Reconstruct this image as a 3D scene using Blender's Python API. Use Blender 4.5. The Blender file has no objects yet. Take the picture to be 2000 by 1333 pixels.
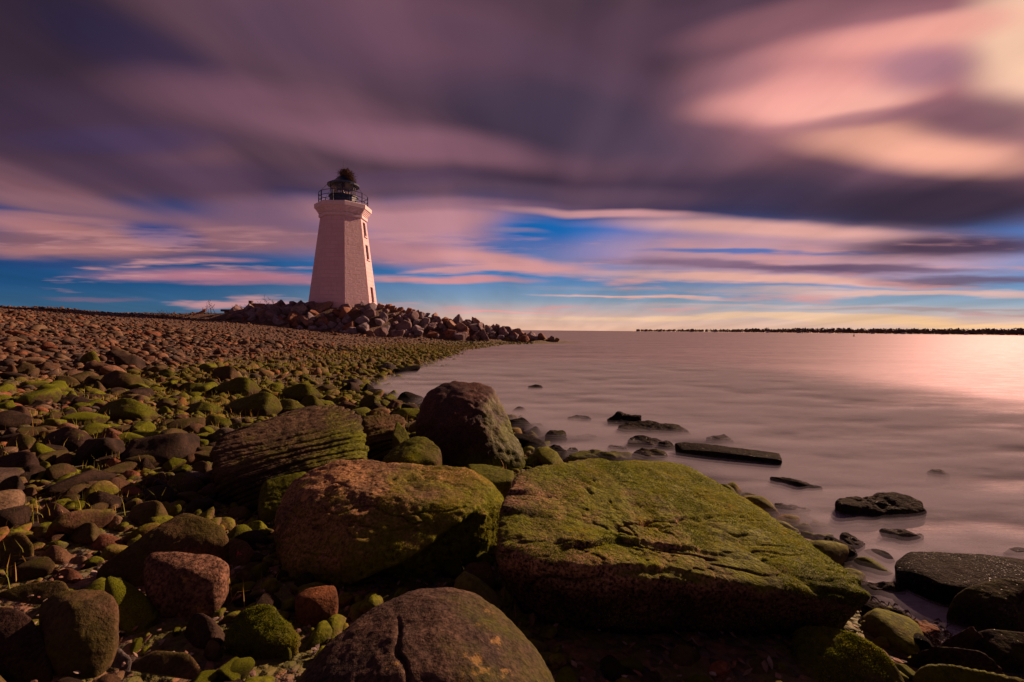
import bpy, bmesh, math, random
import numpy as np
from mathutils import Vector, Matrix, Euler
random.seed(7)
RNG = np.random.default_rng(11)
PI = math.pi
R = math.radians
sc = bpy.context.scene
C = sc.collection

# ------------------------------------------------------------------ camera
EYE = 1.3
F = 889.0                       # focal length in photo pixels (16 mm on 36 mm, 2000 px wide)
cam_d = bpy.data.cameras.new('camera')
cam_d.sensor_width = 36.0
cam_d.lens = 16.0
cam_d.clip_start = 0.05
cam_d.clip_end = 30000
cam = bpy.data.objects.new('camera', cam_d)
C.objects.link(cam)
MROT = Matrix.Rotation(R(90 - 1.385), 3, 'X') @ Matrix.Rotation(R(0.5), 3, 'Z')
cam.matrix_world = Matrix.Translation((0, 0, EYE)) @ MROT.to_4x4()
sc.camera = cam

def ray(px, py):
    d = MROT @ Vector(((px - 1000) / F, -(py - 666.5) / F, -1))
    return d / d.y
def P(px, py, Y):
    d = ray(px, py)
    return Vector((d.x * Y, Y, EYE + d.z * Y))
def onz(px, py, z=0.0):
    d = ray(px, py)
    Y = (z - EYE) / d.z
    return Vector((d.x * Y, Y, z))
def pix(p):
    v = MROT.transposed() @ (Vector(p) - Vector((0, 0, EYE)))
    return 1000 + F * v.x / -v.z, 666.5 - F * v.y / -v.z

# ------------------------------------------------------------------ world and sun
SUN_AZ, SUN_EL = R(48), R(25)
SUN_STRENGTH = 5.0
sc.view_settings.view_transform = 'Standard'
sc.view_settings.look = 'None'
sc.view_settings.exposure = 0.32
sc.view_settings.gamma = 1
sc.render.engine = 'CYCLES'
sc.cycles.max_bounces = 5
sc.cycles.diffuse_bounces = 2
sc.cycles.glossy_bounces = 2
sc.cycles.transparent_max_bounces = 20
sc.cycles.use_denoising = True
sc.cycles.caustics_reflective = False
sc.cycles.caustics_refractive = False

ld = bpy.data.lights.new('sun', 'SUN')
ld.energy = SUN_STRENGTH
ld.angle = R(0.6)
ld.color = (1.0, 0.58, 0.36)
lo = bpy.data.objects.new('sun', ld)
C.objects.link(lo)
sdir = Vector((math.sin(SUN_AZ) * math.cos(SUN_EL), math.cos(SUN_AZ) * math.cos(SUN_EL), math.sin(SUN_EL)))
lo.rotation_euler = sdir.to_track_quat('Z', 'Y').to_euler()
lo.location = (20, 20, 20)

def lin(c):
    return tuple(((v / 255) / 12.92 if v / 255 <= .04045 else ((v / 255 + .055) / 1.055) ** 2.4) for v in c)

class NT:
    """thin helper round a node tree"""
    def __init__(s, tree):
        s.t = tree; s.n = tree.nodes; s.l = tree.links
    def new(s, typ, **kw):
        nd = s.n.new(typ)
        for k, v in kw.items(): setattr(nd, k, v)
        return nd
    def put(s, sock, v):
        if isinstance(v, bpy.types.NodeSocket): s.l.new(v, sock)
        elif v is not None: sock.default_value = v
    def math(s, op, a, b=None, c=None, clamp=False):
        nd = s.new('ShaderNodeMath', operation=op, use_clamp=clamp)
        s.put(nd.inputs[0], a)
        if b is not None: s.put(nd.inputs[1], b)
        if c is not None: s.put(nd.inputs[2], c)
        return nd.outputs[0]
    def vmath(s, op, a, b=None):
        nd = s.new('ShaderNodeVectorMath', operation=op)
        s.put(nd.inputs[0], a)
        if b is not None: s.put(nd.inputs[1], b)
        return nd.outputs[0]
    def mix(s, f, a, b, mode='MIX'):
        nd = s.new('ShaderNodeMix', data_type='RGBA', blend_type=mode)
        s.put(nd.inputs[0], f)
        for i, v in ((6, a), (7, b)):
            if not isinstance(v, bpy.types.NodeSocket) and len(v) == 3: v = (*v, 1)
            s.put(nd.inputs[i], v)
        return nd.outputs[2]
    def rng(s, v, a, b, c=0.0, d=1.0, smooth=True):
        nd = s.new('ShaderNodeMapRange', interpolation_type='SMOOTHSTEP' if smooth else 'LINEAR')
        for i, q in enumerate((v, a, b, c, d)): s.put(nd.inputs[i], q)
        return nd.outputs[0]
    def noise(s, vec, scale=5, detail=2, rough=.5, dist=0, dims='3D'):
        nd = s.new('ShaderNodeTexNoise', noise_dimensions=dims)
        s.put(nd.inputs['Vector'], vec); nd.inputs['Scale'].default_value = scale
        nd.inputs['Detail'].default_value = detail; nd.inputs['Roughness'].default_value = rough
        nd.inputs['Distortion'].default_value = dist
        return nd.outputs[0]
    def comb(s, x, y, z=0.0):
        nd = s.new('ShaderNodeCombineXYZ')
        for i, q in enumerate((x, y, z)): s.put(nd.inputs[i], q)
        return nd.outputs[0]
    def sep(s, v):
        nd = s.new('ShaderNodeSeparateXYZ'); s.put(nd.inputs[0], v)
        return nd.outputs
    def mapping(s, v, loc=(0, 0, 0), rot=(0, 0, 0), scale=(1, 1, 1), typ='POINT'):
        nd = s.new('ShaderNodeMapping', vector_type=typ)
        s.put(nd.inputs[0], v); nd.inputs[1].default_value = loc
        nd.inputs[2].default_value = rot; nd.inputs[3].default_value = scale
        return nd.outputs[0]

world = bpy.data.worlds.new('World')
sc.world = world
world.use_nodes = True
world.node_tree.nodes.clear()
W = NT(world.node_tree)
SKYK = 0.1
out = W.new('ShaderNodeOutputWorld'); bg = W.new('ShaderNodeBackground')
bg.inputs[1].default_value = SKYK
W.l.new(bg.outputs[0], out.inputs[0])
tc = W.new('ShaderNodeTexCoord').outputs['Generated']
sx, sy, sz = W.sep(tc)
# the cloud front faces the viewer from the sea: measure the sky on a plane square to the y axis
yy0 = W.math('MAXIMUM', sy, 0.15)
az = W.math('DIVIDE', sx, yy0)
el = W.math('DIVIDE', sz, yy0)
def azel(px, py):
    d = ray(px, py).normalized()
    return d.x / d.y, d.z / d.y
zc = W.math('ADD', W.math('MAXIMUM', sz, 0.0), 0.10)
qx = W.math('DIVIDE', sx, zc); qy = W.math('DIVIDE', sy, zc)
# clouds driven over the sea for minutes: noise drawn out along one wind direction
q = W.comb(qx, W.math('MULTIPLY', qy, 0.22), 0.0)
nA = W.noise(q, 0.9, 3, .5)
nB = W.noise(W.vmath('ADD', q, (7.3, 2.1, 4.0)), 1.1, 3, .5)
nC = W.noise(W.vmath('ADD', q, (1.7, 9.1, 2.0)), 1.7, 2.5, .5)
q2 = W.comb(W.math('MULTIPLY', az, 2.2), W.math('MULTIPLY', el, 22.0), 3.0)
nH = W.noise(q2, 1.5, 4, .55)            # long flat streaks low over the horizon
low = W.rng(el, 0.02, 0.30, 1, 0)
azw = W.math('ADD', az, W.math('MULTIPLY', W.math('SUBTRACT', nA, .5), 0.13))
elw = W.math('ADD', el, W.math('MULTIPLY', W.math('SUBTRACT', nB, .5), W.rng(el, 0, .6, .015, .11)))
elw = W.math('ADD', elw, W.math('MULTIPLY', W.math('SUBTRACT', nH, .5), W.math('MULTIPLY', low, 0.055)))
uv = W.comb(azw, elw, 0.0)
def K(c, k=0.80):
    return tuple(v * k / SKYK for v in lin(c)) + (1,)
# clear sky: physical sky tinted by a gradient
sky = W.new('ShaderNodeTexSky', sky_type='NISHITA')
sky.sun_disc = False
sky.sun_elevation = SUN_EL
sky.sun_rotation = SUN_AZ
sky.air_density = 1.0; sky.dust_density = 1.5; sky.ozone_density = 3.0
rampn = W.new('ShaderNodeValToRGB')
rp = rampn.color_ramp
stops = [(0.0, (236, 186, 158)), (0.04, (216, 178, 162)), (0.10, (130, 152, 174)), (0.18, (60, 120, 178)), (0.34, (26, 92, 172)), (0.6, (22, 64, 138)), (1.0, (18, 34, 80))]
while len(rp.elements) < len(stops): rp.elements.new(0.5)
for e, (p_, c_) in zip(rp.elements, stops):
    e.position = p_; e.color = (*lin(c_), 1)
W.put(rampn.inputs[0], W.math('MULTIPLY', W.math('MAXIMUM', el, 0.0), 1.5))
rampl = W.new('ShaderNodeValToRGB'); rp = rampl.color_ramp
stops = [(0.0, (72, 98, 122)), (0.05, (58, 98, 130)), (0.14, (18, 74, 122)), (0.34, (10, 60, 122)), (1.0, (18, 30, 70))]
while len(rp.elements) < len(stops): rp.elements.new(0.5)
for e, (p_, c_) in zip(rp.elements, stops):
    e.position = p_; e.color = (*lin(c_), 1)
W.put(rampl.inputs[0], W.math('MULTIPLY', W.math('MAXIMUM', el, 0.0), 1.5))
leftf = W.rng(az, -0.02, -0.75)
clear = W.mix(leftf, rampn.outputs[0], rampl.outputs[0])
sc10 = W.vmath('MULTIPLY', clear, (.80 / SKYK,) * 3)
skyt = W.mix(1.0, sky.outputs[0], (0.28, 0.36, 0.55), 'MULTIPLY')
col = W.mix(0.10, sc10, skyt)
# cloud deck: covers everything above ~16 degrees
deckc = W.mix(W.rng(nC, .3, .72), K((64, 50, 66)), K((128, 88, 98)))
deckm = W.rng(W.math('ADD', elw, W.math('MULTIPLY', W.math('SUBTRACT', nC, .5), .12)), 0.235, 0.31)
col = W.mix(deckm, col, deckc)
def blob(px, py, rx, ry, c, a=1.0, ang=0.0, lo_=0.0, hi_=0.75):
    """soft cloud or gap centred on one direction of the sky; radii in photo pixels at that direction"""
    global col
    a0, e0 = azel(px, py)
    ax = abs(azel(px + rx, py)[0] - azel(px - rx, py)[0]) / 2
    ey = abs(azel(px, py + ry)[1] - azel(px, py - ry)[1]) / 2
    m = W.mapping(uv, (a0, e0, 0), (0, 0, R(ang)), (ax, ey, 1), 'TEXTURE')
    g = W.new('ShaderNodeTexGradient', gradient_type='SPHERICAL')
    W.put(g.inputs[0], m)
    f = W.rng(g.outputs[1], lo_, hi_, 0, a)
    col = W.mix(f, col, K(c))
SKY = [
 # px, py, rx, ry, colour, alpha, tilt(ccw)
 (0, 60, 520, 330, (38, 31, 48), .9, -20), (300, 110, 330, 90, (38, 36, 72), .5, -20),
 (150, 250, 460, 120, (62, 46, 68), .8, -5), (240, 275, 300, 42, (66, 54, 92), .45, 0),
 (620, 60, 360, 130, (84, 62, 82), .8, -15), (560, 215, 420, 80, (124, 84, 100), .75, -8),
 (860, 285, 400, 55, (146, 100, 116), .75, -8), (380, 350, 420, 55, (76, 56, 80), .8, -3),
 (800, 345, 260, 30, (92, 68, 92), .8, 0),
 (850, 60, 330, 150, (120, 82, 100), .6, -15), (1150, 240, 460, 130, (76, 62, 84), .8, -12),
 (1100, 120, 420, 60, (94, 70, 90), .6, -15), (1330, 50, 360, 90, (92, 66, 84), .85, 8),
 (1400, 390, 700, 80, (60, 48, 70), .9, -2), (1650, 350, 380, 60, (78, 62, 84), .6, 8),
 (1840, 400, 420, 90, (54, 43, 60), .95, 6),
 (980, 375, 500, 34, (108, 80, 98), .6, -2),
 # glow where the sun stands behind thin cloud
 (1800, 150, 600, 230, (190, 126, 134), .85, 6), (1620, 190, 300, 74, (244, 166, 156), .95, 8), (1700, 110, 360, 70, (236, 158, 150), .9, 8),
 (1790, 290, 330, 62, (246, 176, 152), .95, -3), (1560, 140, 200, 90, (196, 130, 132), .6, 10), (2010, 90, 190, 200, (255, 206, 176), 1.0, 0), (1860, 60, 200, 50, (244, 176, 158), .8, 8),
 (1640, 205, 240, 46, (255, 186, 170), .8, 6), (1760, 70, 260, 44, (240, 164, 152), .7, 10),
 (1790, 140, 170, 70, (158, 116, 136), .7, 5), (1925, 235, 230, 62, (116, 82, 94), .85, 5), (1490, 40, 260, 50, (150, 100, 108), .6, 12),
 (1540, 190, 260, 62, (246, 168, 158), .6, 8), (1700, 236, 260, 24, (156, 108, 120), .55, 6), (1420, 150, 130, 60, (150, 104, 116), .5, 10),
 # low clouds, left
 (130, 400, 330, 34, (136, 96, 106), .9, -6), (160, 470, 420, 62, (134, 94, 104), .95, 0), (140, 488, 300, 18, (172, 118, 118), .8, 0), (120, 425, 200, 12, (168, 116, 118), .7, -4), (60, 440, 240, 26, (184, 124, 122), .7, -6),
 (500, 460, 330, 50, (146, 102, 110), .9, -4), (322, 456, 110, 34, (16, 62, 124), 1.0, -4), (60, 515, 200, 14, (24, 66, 116), .8, 0),
 (440, 542, 330, 22, (176, 116, 132), 1.0, -1), (560, 415, 260, 45, (126, 90, 106), .8, 0), (420, 508, 130, 9, (168, 118, 136), .7, 0), (190, 585, 130, 7, (120, 96, 120), .6, 0),
 # low clouds, middle
 (830, 430, 330, 60, (196, 138, 142), .9, -3), (790, 488, 220, 44, (186, 128, 134), .9, -4), (900, 400, 300, 18, (150, 106, 118), .6, 0),
 (1060, 452, 170, 48, (26, 104, 178), 1.0, -2), (1230, 494, 190, 18, (28, 106, 182), 1.0, 0), (1000, 450, 90, 8, (150, 130, 160), .6, 0),
 (880, 546, 240, 14, (208, 140, 140), .9, 0), (1180, 416, 300, 12, (206, 150, 150), .85, -2),
 (1000, 512, 260, 22, (216, 152, 148), .9, -6),
 # low clouds, right: flat bars of cloud with little blue left between them
 (1560, 500, 640, 78, (200, 148, 150), .85, 0), (1500, 450, 430, 24, (226, 168, 156), .9, -2), (1440, 492, 240, 8, (40, 104, 176), .8, 0), (1620, 493, 200, 7, (70, 110, 166), .6, 0),
 (1450, 520, 420, 14, (122, 96, 124), .8, -2), (1500, 545, 480, 14, (240, 180, 160), .85, -1), (1860, 480, 360, 36, (72, 54, 76), .95, 2), (1700, 525, 330, 13, (92, 72, 100), .8, 0),
 (1890, 548, 300, 14, (104, 80, 102), .8, 0), (1330, 565, 420, 8, (150, 150, 168), .6, 0), (1250, 581, 260, 6, (240, 180, 162), .85, 0),
 (1800, 572, 500, 12, (232, 184, 168), .8, 0), (1500, 598, 420, 7, (206, 176, 172), .6, 0), (1850, 608, 420, 5, (170, 146, 146), .7, 0), (1500, 624, 700, 10, (240, 196, 156), .75, 0), (1900, 636, 420, 12, (250, 200, 146), .8, 0),
 (980, 607, 170, 5, (224, 156, 152), .8, 0),
]
for b in SKY: blob(*b)
# thin streaks: lighten and darken along the wind
streak = W.rng(nC, .25, .75, .84, 1.18, False)
fine = W.rng(W.noise(W.comb(W.math('MULTIPLY', qx, 1.0), W.math('MULTIPLY', qy, 0.10), 5.0), 4.5, 4, .55), .3, .7, .95, 1.06, False)
fine = W.math('ADD', 1.0, W.math('MULTIPLY', W.math('SUBTRACT', fine, 1.0), W.rng(el, .08, .35)))
streak = W.math('MULTIPLY', streak, fine)
col = W.mix(1.0, col, W.comb(streak, streak, streak), 'MULTIPLY')
sh = W.math('MULTIPLY', W.rng(nH, .54, .70), W.math('MULTIPLY', W.rng(el, .025, .05), W.rng(el, .26, .13)))
col = W.mix(W.math('MULTIPLY', sh, .75), col, K((214, 152, 150)))
# behind the viewer: unseen dusk cloud, its bright pink low band added as fill
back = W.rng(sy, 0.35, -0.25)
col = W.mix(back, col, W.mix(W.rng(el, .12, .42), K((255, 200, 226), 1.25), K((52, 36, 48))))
# below the horizon
col = W.mix(W.rng(el, 0.0, -0.03), col, K((70, 58, 64)))
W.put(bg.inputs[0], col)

# ------------------------------------------------------------------ numpy noise
def _hash(ix, iy, iz, seed):
    h = (ix * 374761393 + iy * 668265263 + iz * 2147483647 + seed * 144665) & 0xFFFFFFFF
    h = ((h ^ (h >> 13)) * 1274126177) & 0xFFFFFFFF
    h = ((h ^ (h >> 16)) * 2246822519) & 0xFFFFFFFF
    h = h ^ (h >> 13)
    return h.astype(np.float64) / 4294967295.0
def vnoise(p, seed=0):
    """value noise in [-1,1], p (n,3)"""
    i = np.floor(p).astype(np.int64); f = p - i
    u = f * f * f * (f * (f * 6 - 15) + 10)
    r = 0
    for dx in (0, 1):
        for dy in (0, 1):
            for dz in (0, 1):
                w = (u[:, 0] if dx else 1 - u[:, 0]) * (u[:, 1] if dy else 1 - u[:, 1]) * (u[:, 2] if dz else 1 - u[:, 2])
                r = r + w * _hash(i[:, 0] + dx, i[:, 1] + dy, i[:, 2] + dz, seed)
    return r * 2 - 1
def fbm(p, octaves=4, seed=0, gain=.5):
    a, s, t = 1.0, 0, 0
    for o in range(octaves):
        s = s + a * vnoise(p * (2.03 ** o) + 17.3 * o, seed + o); t += a; a *= gain
    return s / t
def sstep(x, a, b):
    t = np.clip((x - a) / (b - a), 0, 1)
    return t * t * (3 - 2 * t)

# ------------------------------------------------------------------ mesh helpers
def mesh_from(name, V, Fc, mat=None, smooth=True, attr=None):
    V = np.asarray(V, dtype=np.float32); Fc = np.asarray(Fc, dtype=np.int32)
    m = bpy.data.meshes.new(name)
    k = Fc.shape[1]
    m.vertices.add(len(V)); m.vertices.foreach_set('co', V.ravel())
    m.loops.add(len(Fc) * k); m.loops.foreach_set('vertex_index', Fc.ravel())
    m.polygons.add(len(Fc)); m.polygons.foreach_set('loop_start', np.arange(0, len(Fc) * k, k, dtype=np.int32))
    m.polygons.foreach_set('use_smooth', np.full(len(Fc), smooth))
    m.update(calc_edges=True)
    if attr:
        for kname, arr in attr.items():
            a = m.attributes.new(kname, 'FLOAT', 'POINT')
            a.data.foreach_set('value', np.asarray(arr, dtype=np.float32))
    if mat: m.materials.append(mat)
    return m
def link(name, me, parent=None, loc=None):
    o = bpy.data.objects.new(name, me); C.objects.link(o)
    if parent: o.parent = parent
    if loc is not None: o.location = loc
    return o
def tag(o, label=None, cat=None, group=None, kind=None):
    if label: o['label'] = label
    if cat: o['category'] = cat
    if group: o['group'] = group
    if kind: o['kind'] = kind
    return o
class MB:
    """collects shapes in one bmesh"""
    def __init__(s): s.b = bmesh.new()
    def box(s, c, size, rot=None):
        M = Matrix.Translation(c) @ (rot.to_4x4() if rot is not None else Matrix.Identity(4)) @ Matrix.Diagonal((*size, 1))
        bmesh.ops.create_cube(s.b, size=1.0, matrix=M); return s
    def tube(s, a, b, r0, r1=None, n=8):
        a, b = Vector(a), Vector(b); d = b - a
        M = Matrix.Translation((a + b) / 2) @ d.to_track_quat('Z', 'Y').to_matrix().to_4x4()
        bmesh.ops.create_cone(s.b, cap_ends=True, segments=n, radius1=r0, radius2=r0 if r1 is None else r1, depth=d.length, matrix=M); return s
    def lathe(s, prof, n=32, a0=0.0, cap=True):
        rings = []
        for r, z in prof:
            rings.append([s.b.verts.new((r * math.cos(a0 + 2 * PI * i / n), r * math.sin(a0 + 2 * PI * i / n), z)) for i in range(n)])
        for A, B in zip(rings, rings[1:]):
            for i in range(n):
                s.b.faces.new((A[i], A[(i + 1) % n], B[(i + 1) % n], B[i]))
        if cap:
            s.b.faces.new(rings[0][::-1]); s.b.faces.new(rings[-1])
        return s
    def quad(s, pts):
        s.b.faces.new([s.b.verts.new(p) for p in pts]); return s
    def build(s, name, mat, parent=None, smooth=False, bevel=0):
        if bevel: bmesh.ops.bevel(s.b, geom=s.b.edges[:], offset=bevel, segments=1, affect='EDGES')
        bmesh.ops.recalc_face_normals(s.b, faces=s.b.faces)
        me = bpy.data.meshes.new(name); s.b.to_mesh(me); s.b.free()
        if smooth: me.polygons.foreach_set('use_smooth', [True] * len(me.polygons))
        me.materials.append(mat)
        return link(name, me, parent)
_ico = {}
def ico(sub):
    if sub not in _ico:
        b = bmesh.new(); bmesh.ops.create_icosphere(b, subdivisions=sub, radius=1.0)
        V = np.array([v.co[:] for v in b.verts]); V /= np.linalg.norm(V, axis=1)[:, None]
        Fc = np.array([[v.index for v in f.verts] for f in b.faces]); b.free()
        _ico[sub] = (V, Fc)
    return _ico[sub]
def star(dirs, N, D, p):
    """radius along dirs of a body bounded by planes N.x=D, edges rounded by the p-norm"""
    s = np.zeros(len(dirs))
    for n, d in zip(N, D):
        s += np.maximum(dirs @ n, 0) ** p / d ** p
    return s ** (-1 / p)
def rand_planes(rng, k, lo=.8, hi=1.1):
    i = np.arange(k) + .5
    ph = np.arccos(1 - 2 * i / k); th = PI * (1 + 5 ** .5) * i
    N = np.stack([np.cos(th) * np.sin(ph), np.sin(th) * np.sin(ph), np.cos(ph)], 1)
    N += rng.normal(0, .28, N.shape); N /= np.linalg.norm(N, axis=1)[:, None]
    return N, rng.uniform(lo, hi, k)

# ------------------------------------------------------------------ materials
def principled(name):
    m = bpy.data.materials.new(name); m.use_nodes = True
    T = NT(m.node_tree); b = T.n['Principled BSDF']
    return m, T, b
def flat_mat(name, c, rough=.6, metal=0, var=.15, scale=8, bump=0.0):
    m, T, b = principled(name)
    co = T.new('ShaderNodeTexCoord').outputs['Object']
    n = T.noise(co, scale, 5, .6)
    T.put(b.inputs['Base Color'], T.mix(T.rng(n, .3, .7), tuple(v * (1 - var) for v in c), tuple(min(1, v * (1 + var)) for v in c)))
    b.inputs['Roughness'].default_value = rough; b.inputs['Metallic'].default_value = metal
    if bump:
        bp = T.new('ShaderNodeBump'); bp.inputs['Strength'].default_value = bump; bp.inputs['Distance'].default_value = .01
        T.put(bp.inputs['Height'], T.noise(co, scale * 4, 5, .6)); T.put(b.inputs['Normal'], bp.outputs[0])
    return m
MOSS_D, MOSS_L = (.022, .032, .002), (.24, .28, .008)
def rock_mat(name, a, b_, moss=0.0, up=.8, rough=.8, speck=.5, scale=1.0, bumpd=.012, lichen=0.0, zone=None,
             mossd=MOSS_D, mossl=MOSS_L, palette=None, world=False, spec=.10, stain_shade=None, side=None, wet=False):
    m, T, bs = principled(name)
    geo = T.new('ShaderNodeNewGeometry')
    co = geo.outputs['Position'] if world else T.new('ShaderNodeTexCoord').outputs['Object']
    rnd = T.new('ShaderNodeObjectInfo').outputs['Random']
    if not world: co = T.vmath('ADD', co, T.comb(T.math('MULTIPLY', rnd, 13.0), T.math('MULTIPLY', rnd, 7.0), T.math('MULTIPLY', rnd, 3.0)))
    nz = T.sep(geo.outputs['Normal'])[2]; pz = T.sep(geo.outputs['Position'])[2]
    n1 = T.noise(co, 2.6 * scale, 6, .6)
    n2 = T.noise(co, 75 * scale, 3, .6)
    n3 = T.noise(co, 11 * scale, 7, .65)
    if palette:
        at = T.new('ShaderNodeAttribute'); at.attribute_name = 'rnd'
        pr = T.new('ShaderNodeValToRGB'); pr.color_ramp.interpolation = 'CONSTANT' if len(palette) > 4 else 'LINEAR'
        while len(pr.color_ramp.elements) < len(palette): pr.color_ramp.elements.new(.5)
        for i, (e, c) in enumerate(zip(pr.color_ramp.elements, palette)):
            e.position = i / len(palette); e.color = (*c, 1)
        T.put(pr.inputs[0], at.outputs['Fac'])
        base = T.mix(T.rng(n1, .35, .7, 0, .6), pr.outputs[0], b_)
    else:
        base = T.mix(T.rng(n1, .35, .68), a, b_)
    sp = T.rng(n2, .35, .68, 1 - speck, 1 + speck * .9, False)
    base = T.mix(1.0, base, T.comb(sp, sp, sp), 'MULTIPLY')
    blot = T.rng(n3, .3, .7, .6, 1.25, False)
    base = T.mix(1.0, base, T.comb(blot, blot, blot), 'MULTIPLY')
    if lichen:
        ln = T.noise(T.vmath('ADD', co, (5, 3, 1)), 7 * scale, 8, .7)
        base = T.mix(T.rng(ln, .60, .66, 0, lichen), base, (.46, .27, .10))
    if moss or zone:
        mn = T.noise(T.vmath('ADD', co, (3.1, 8.2, 1.4)), 3.4 * scale, 8, .68)
        f = T.math('ADD', T.math('MULTIPLY', T.math('SUBTRACT', mn, .5), 3.4), moss)
        f = T.math('ADD', f, T.math('MULTIPLY', T.math('SUBTRACT', nz, .45), up))
        if side is not None:      # moss grows on one flank
            sd = T.new('ShaderNodeVectorMath', operation='DOT_PRODUCT'); T.put(sd.inputs[0], T.new('ShaderNodeTexCoord').outputs['Object']); sd.inputs[1].default_value = side[:3]
            f = T.math('ADD', f, T.math('ADD', sd.outputs['Value'], side[3]))
        if zone is not None:      # height band of the tide that keeps algae alive
            z0, z1, k = zone
            zn = T.math('ADD', pz, T.math('MULTIPLY', T.math('SUBTRACT', T.noise(geo.outputs['Position'], .5, 3, .5), .5), .5))
            f = T.math('ADD', f, T.rng(zn, z0, z1, -k, k))
        f = T.math('ADD', f, 0.0, clamp=True)
        mc = T.mix(T.rng(T.noise(co, 40 * scale, 5, .7), .32, .66), mossd, mossl)
        mc = T.mix(T.rng(n3, .35, .75), mc, tuple(v * .55 for v in mossl))
        base = T.mix(T.math('MULTIPLY', f, .93), base, mc)
        bs.inputs['Specular IOR Level'].default_value = spec
    if stain_shade:                  # black tide-line growth up to a ragged height, also painting in front-face shade
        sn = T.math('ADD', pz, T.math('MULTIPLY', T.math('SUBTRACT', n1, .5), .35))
        k_ = T.rng(sn, stain_shade[0], stain_shade[1], stain_shade[2], 1.0)
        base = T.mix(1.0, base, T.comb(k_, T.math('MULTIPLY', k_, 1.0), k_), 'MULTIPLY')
    T.put(bs.inputs['Base Color'], base)
    bs.inputs['Specular IOR Level'].default_value = spec
    T.put(bs.inputs['Roughness'], T.rng(n3, .3, .7, rough - .12, min(1, rough + .12), False))
    if wet:                    # films of water glitter in spots
        gl_ = T.math('ADD', T.math('MULTIPLY', T.noise(co, 130 * scale, 2, .5), .8), T.math('MULTIPLY', n1, .22))
        T.put(bs.inputs['Specular IOR Level'], T.rng(gl_, .63, .70, .03, .5)); T.put(bs.inputs['Roughness'], T.rng(gl_, .63, .70, .80, .28))
    bp = T.new('ShaderNodeBump'); bp.inputs['Strength'].default_value = 1.0; bp.inputs['Distance'].default_value = bumpd
    hgt = T.math('ADD', T.math('MULTIPLY', n2, .35), n3)
    hgt = T.math('ADD', hgt, T.math('MULTIPLY', T.noise(co, 32 * scale, 5, .7), .6))
    T.put(bp.inputs['Height'], hgt); T.put(bs.inputs['Normal'], bp.outputs[0])
    return m

# ------------------------------------------------------------------ ground and water
SHORE = [(3.2, -8), (2.6, -2), (2.3, 1.0)]
for px, py in [(1930, 1325), (1790, 1240), (1700, 1170), (1640, 1075), (1450, 965), (1250, 915), (1060, 905), (1042, 860), (985, 822),
               (800, 792), (715, 762), (775, 737), (850, 708), (905, 684), (985, 674)]:
    v = onz(px, py); SHORE.append((v.x, v.y))
SHORE += [(5.5, 47), (8, 50), (6, 56), (-4, 60), (-30, 72), (-120, 95), (-420, 120), (-420, -60), (3, -60)]
SH = np.array(SHORE)
def shore_dist(x, y):
    p = np.stack([x, y], 1); best = np.full(len(x), 1e9); ins = np.zeros(len(x), bool)
    for i in range(len(SH)):
        a, b = SH[i], SH[(i + 1) % len(SH)]
        ab = b - a; t = np.clip(((p - a) @ ab) / (ab @ ab), 0, 1)
        best = np.minimum(best, np.hypot(*(p - (a + t[:, None] * ab)).T))
        c = ((a[1] > y) != (b[1] > y)) & (x < (b[0] - a[0]) * (y - a[1]) / (b[1] - a[1] + 1e-12) + a[0])
        ins ^= c
    return np.where(ins, best, -best)
CREST = ([-34, -27, -22, -13.2, -10.8, -5.4, 0, 4.9, 7.5], [2.5, 2.9, 3.45, 3.5, 3.0, 1.95, 1.05, .05, -1.5])
HALFW = ([-34, -27, -20, -13, -8, 0, 6], [1.5, 3.0, 4.2, 4.0, 2.0, .9, .3])
LX, LY = P(671, 598, 48).x, 48.0
def mound(x, y):
    return np.interp(x, *CREST) - .74 * np.maximum(0, np.abs(y - 48 - np.interp(x, [-30, 6], [0, 1.0])) - np.interp(x, *HALFW))
def terrain(x, y):
    x = np.asarray(x, float).ravel(); y = np.asarray(y, float).ravel()
    d = shore_dist(x, y)
    dd = np.maximum(d, 0)
    z = 4.0 * np.tanh((dd * .128 - .120 * 10 * (1 - np.exp(-dd / 10))) / 4.0)
    z = np.where(d < 0, np.maximum(d * .14, -2.5), z)
    # broad back of the spit
    sx_ = np.clip((x + 120) / 98, 0, 1)
    yc = 75 + sx_ * (52 - 75); hw = np.where(x > -22, np.exp(-((x + 22) / 6) ** 2), 1.0)
    z = np.maximum(z, 4.2 * np.exp(-((y - yc) / 17) ** 2) * hw - 1.2)
    z = np.maximum(z, mound(x, y))
    p = np.stack([x * .35, y * .35, x * 0], 1)
    z = z + .06 * vnoise(p, 5) * np.clip(d / 3, 0, 1) * 1.5
    z = np.where(d > 0, np.maximum(z, np.minimum(.06, d * .09)), z)
    far = sstep(np.hypot(x, y), 180, 300)
    return z * (1 - far) - 1.0 * far
def tz(x, y): return float(terrain([x], [y])[0])

def grid_sheet(xs, ys, zf):
    X, Y = np.meshgrid(xs, ys); Z = zf(X.ravel(), Y.ravel())
    V = np.stack([X.ravel(), Y.ravel(), Z], 1); nx = len(xs)
    i, j = np.meshgrid(np.arange(nx - 1), np.arange(len(ys) - 1)); a = (j * nx + i).ravel()
    return V, np.stack([a, a + 1, a + 1 + nx, a + nx], 1)
def geo_axis(lo_, hi_, fine, step, grow):
    a = list(np.arange(-fine, fine, step)); s = step; v = a[-1]
    while v < hi_: s *= grow; v += s; a.append(v)
    s = step; v = a[0]; left = []
    while v > lo_: s *= grow; v -= s; left.append(v)
    return np.array(left[::-1] + a)
gxs = geo_axis(-9000, 9000, 8, .14, 1.035)
gys = geo_axis(-500, 9000, 8, .14, 1.035)
V, Fq = grid_sheet(gxs, gys, terrain)
mg, T, b = principled('shingle')
pos = T.new('ShaderNodeNewGeometry').outputs['Position']
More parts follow.
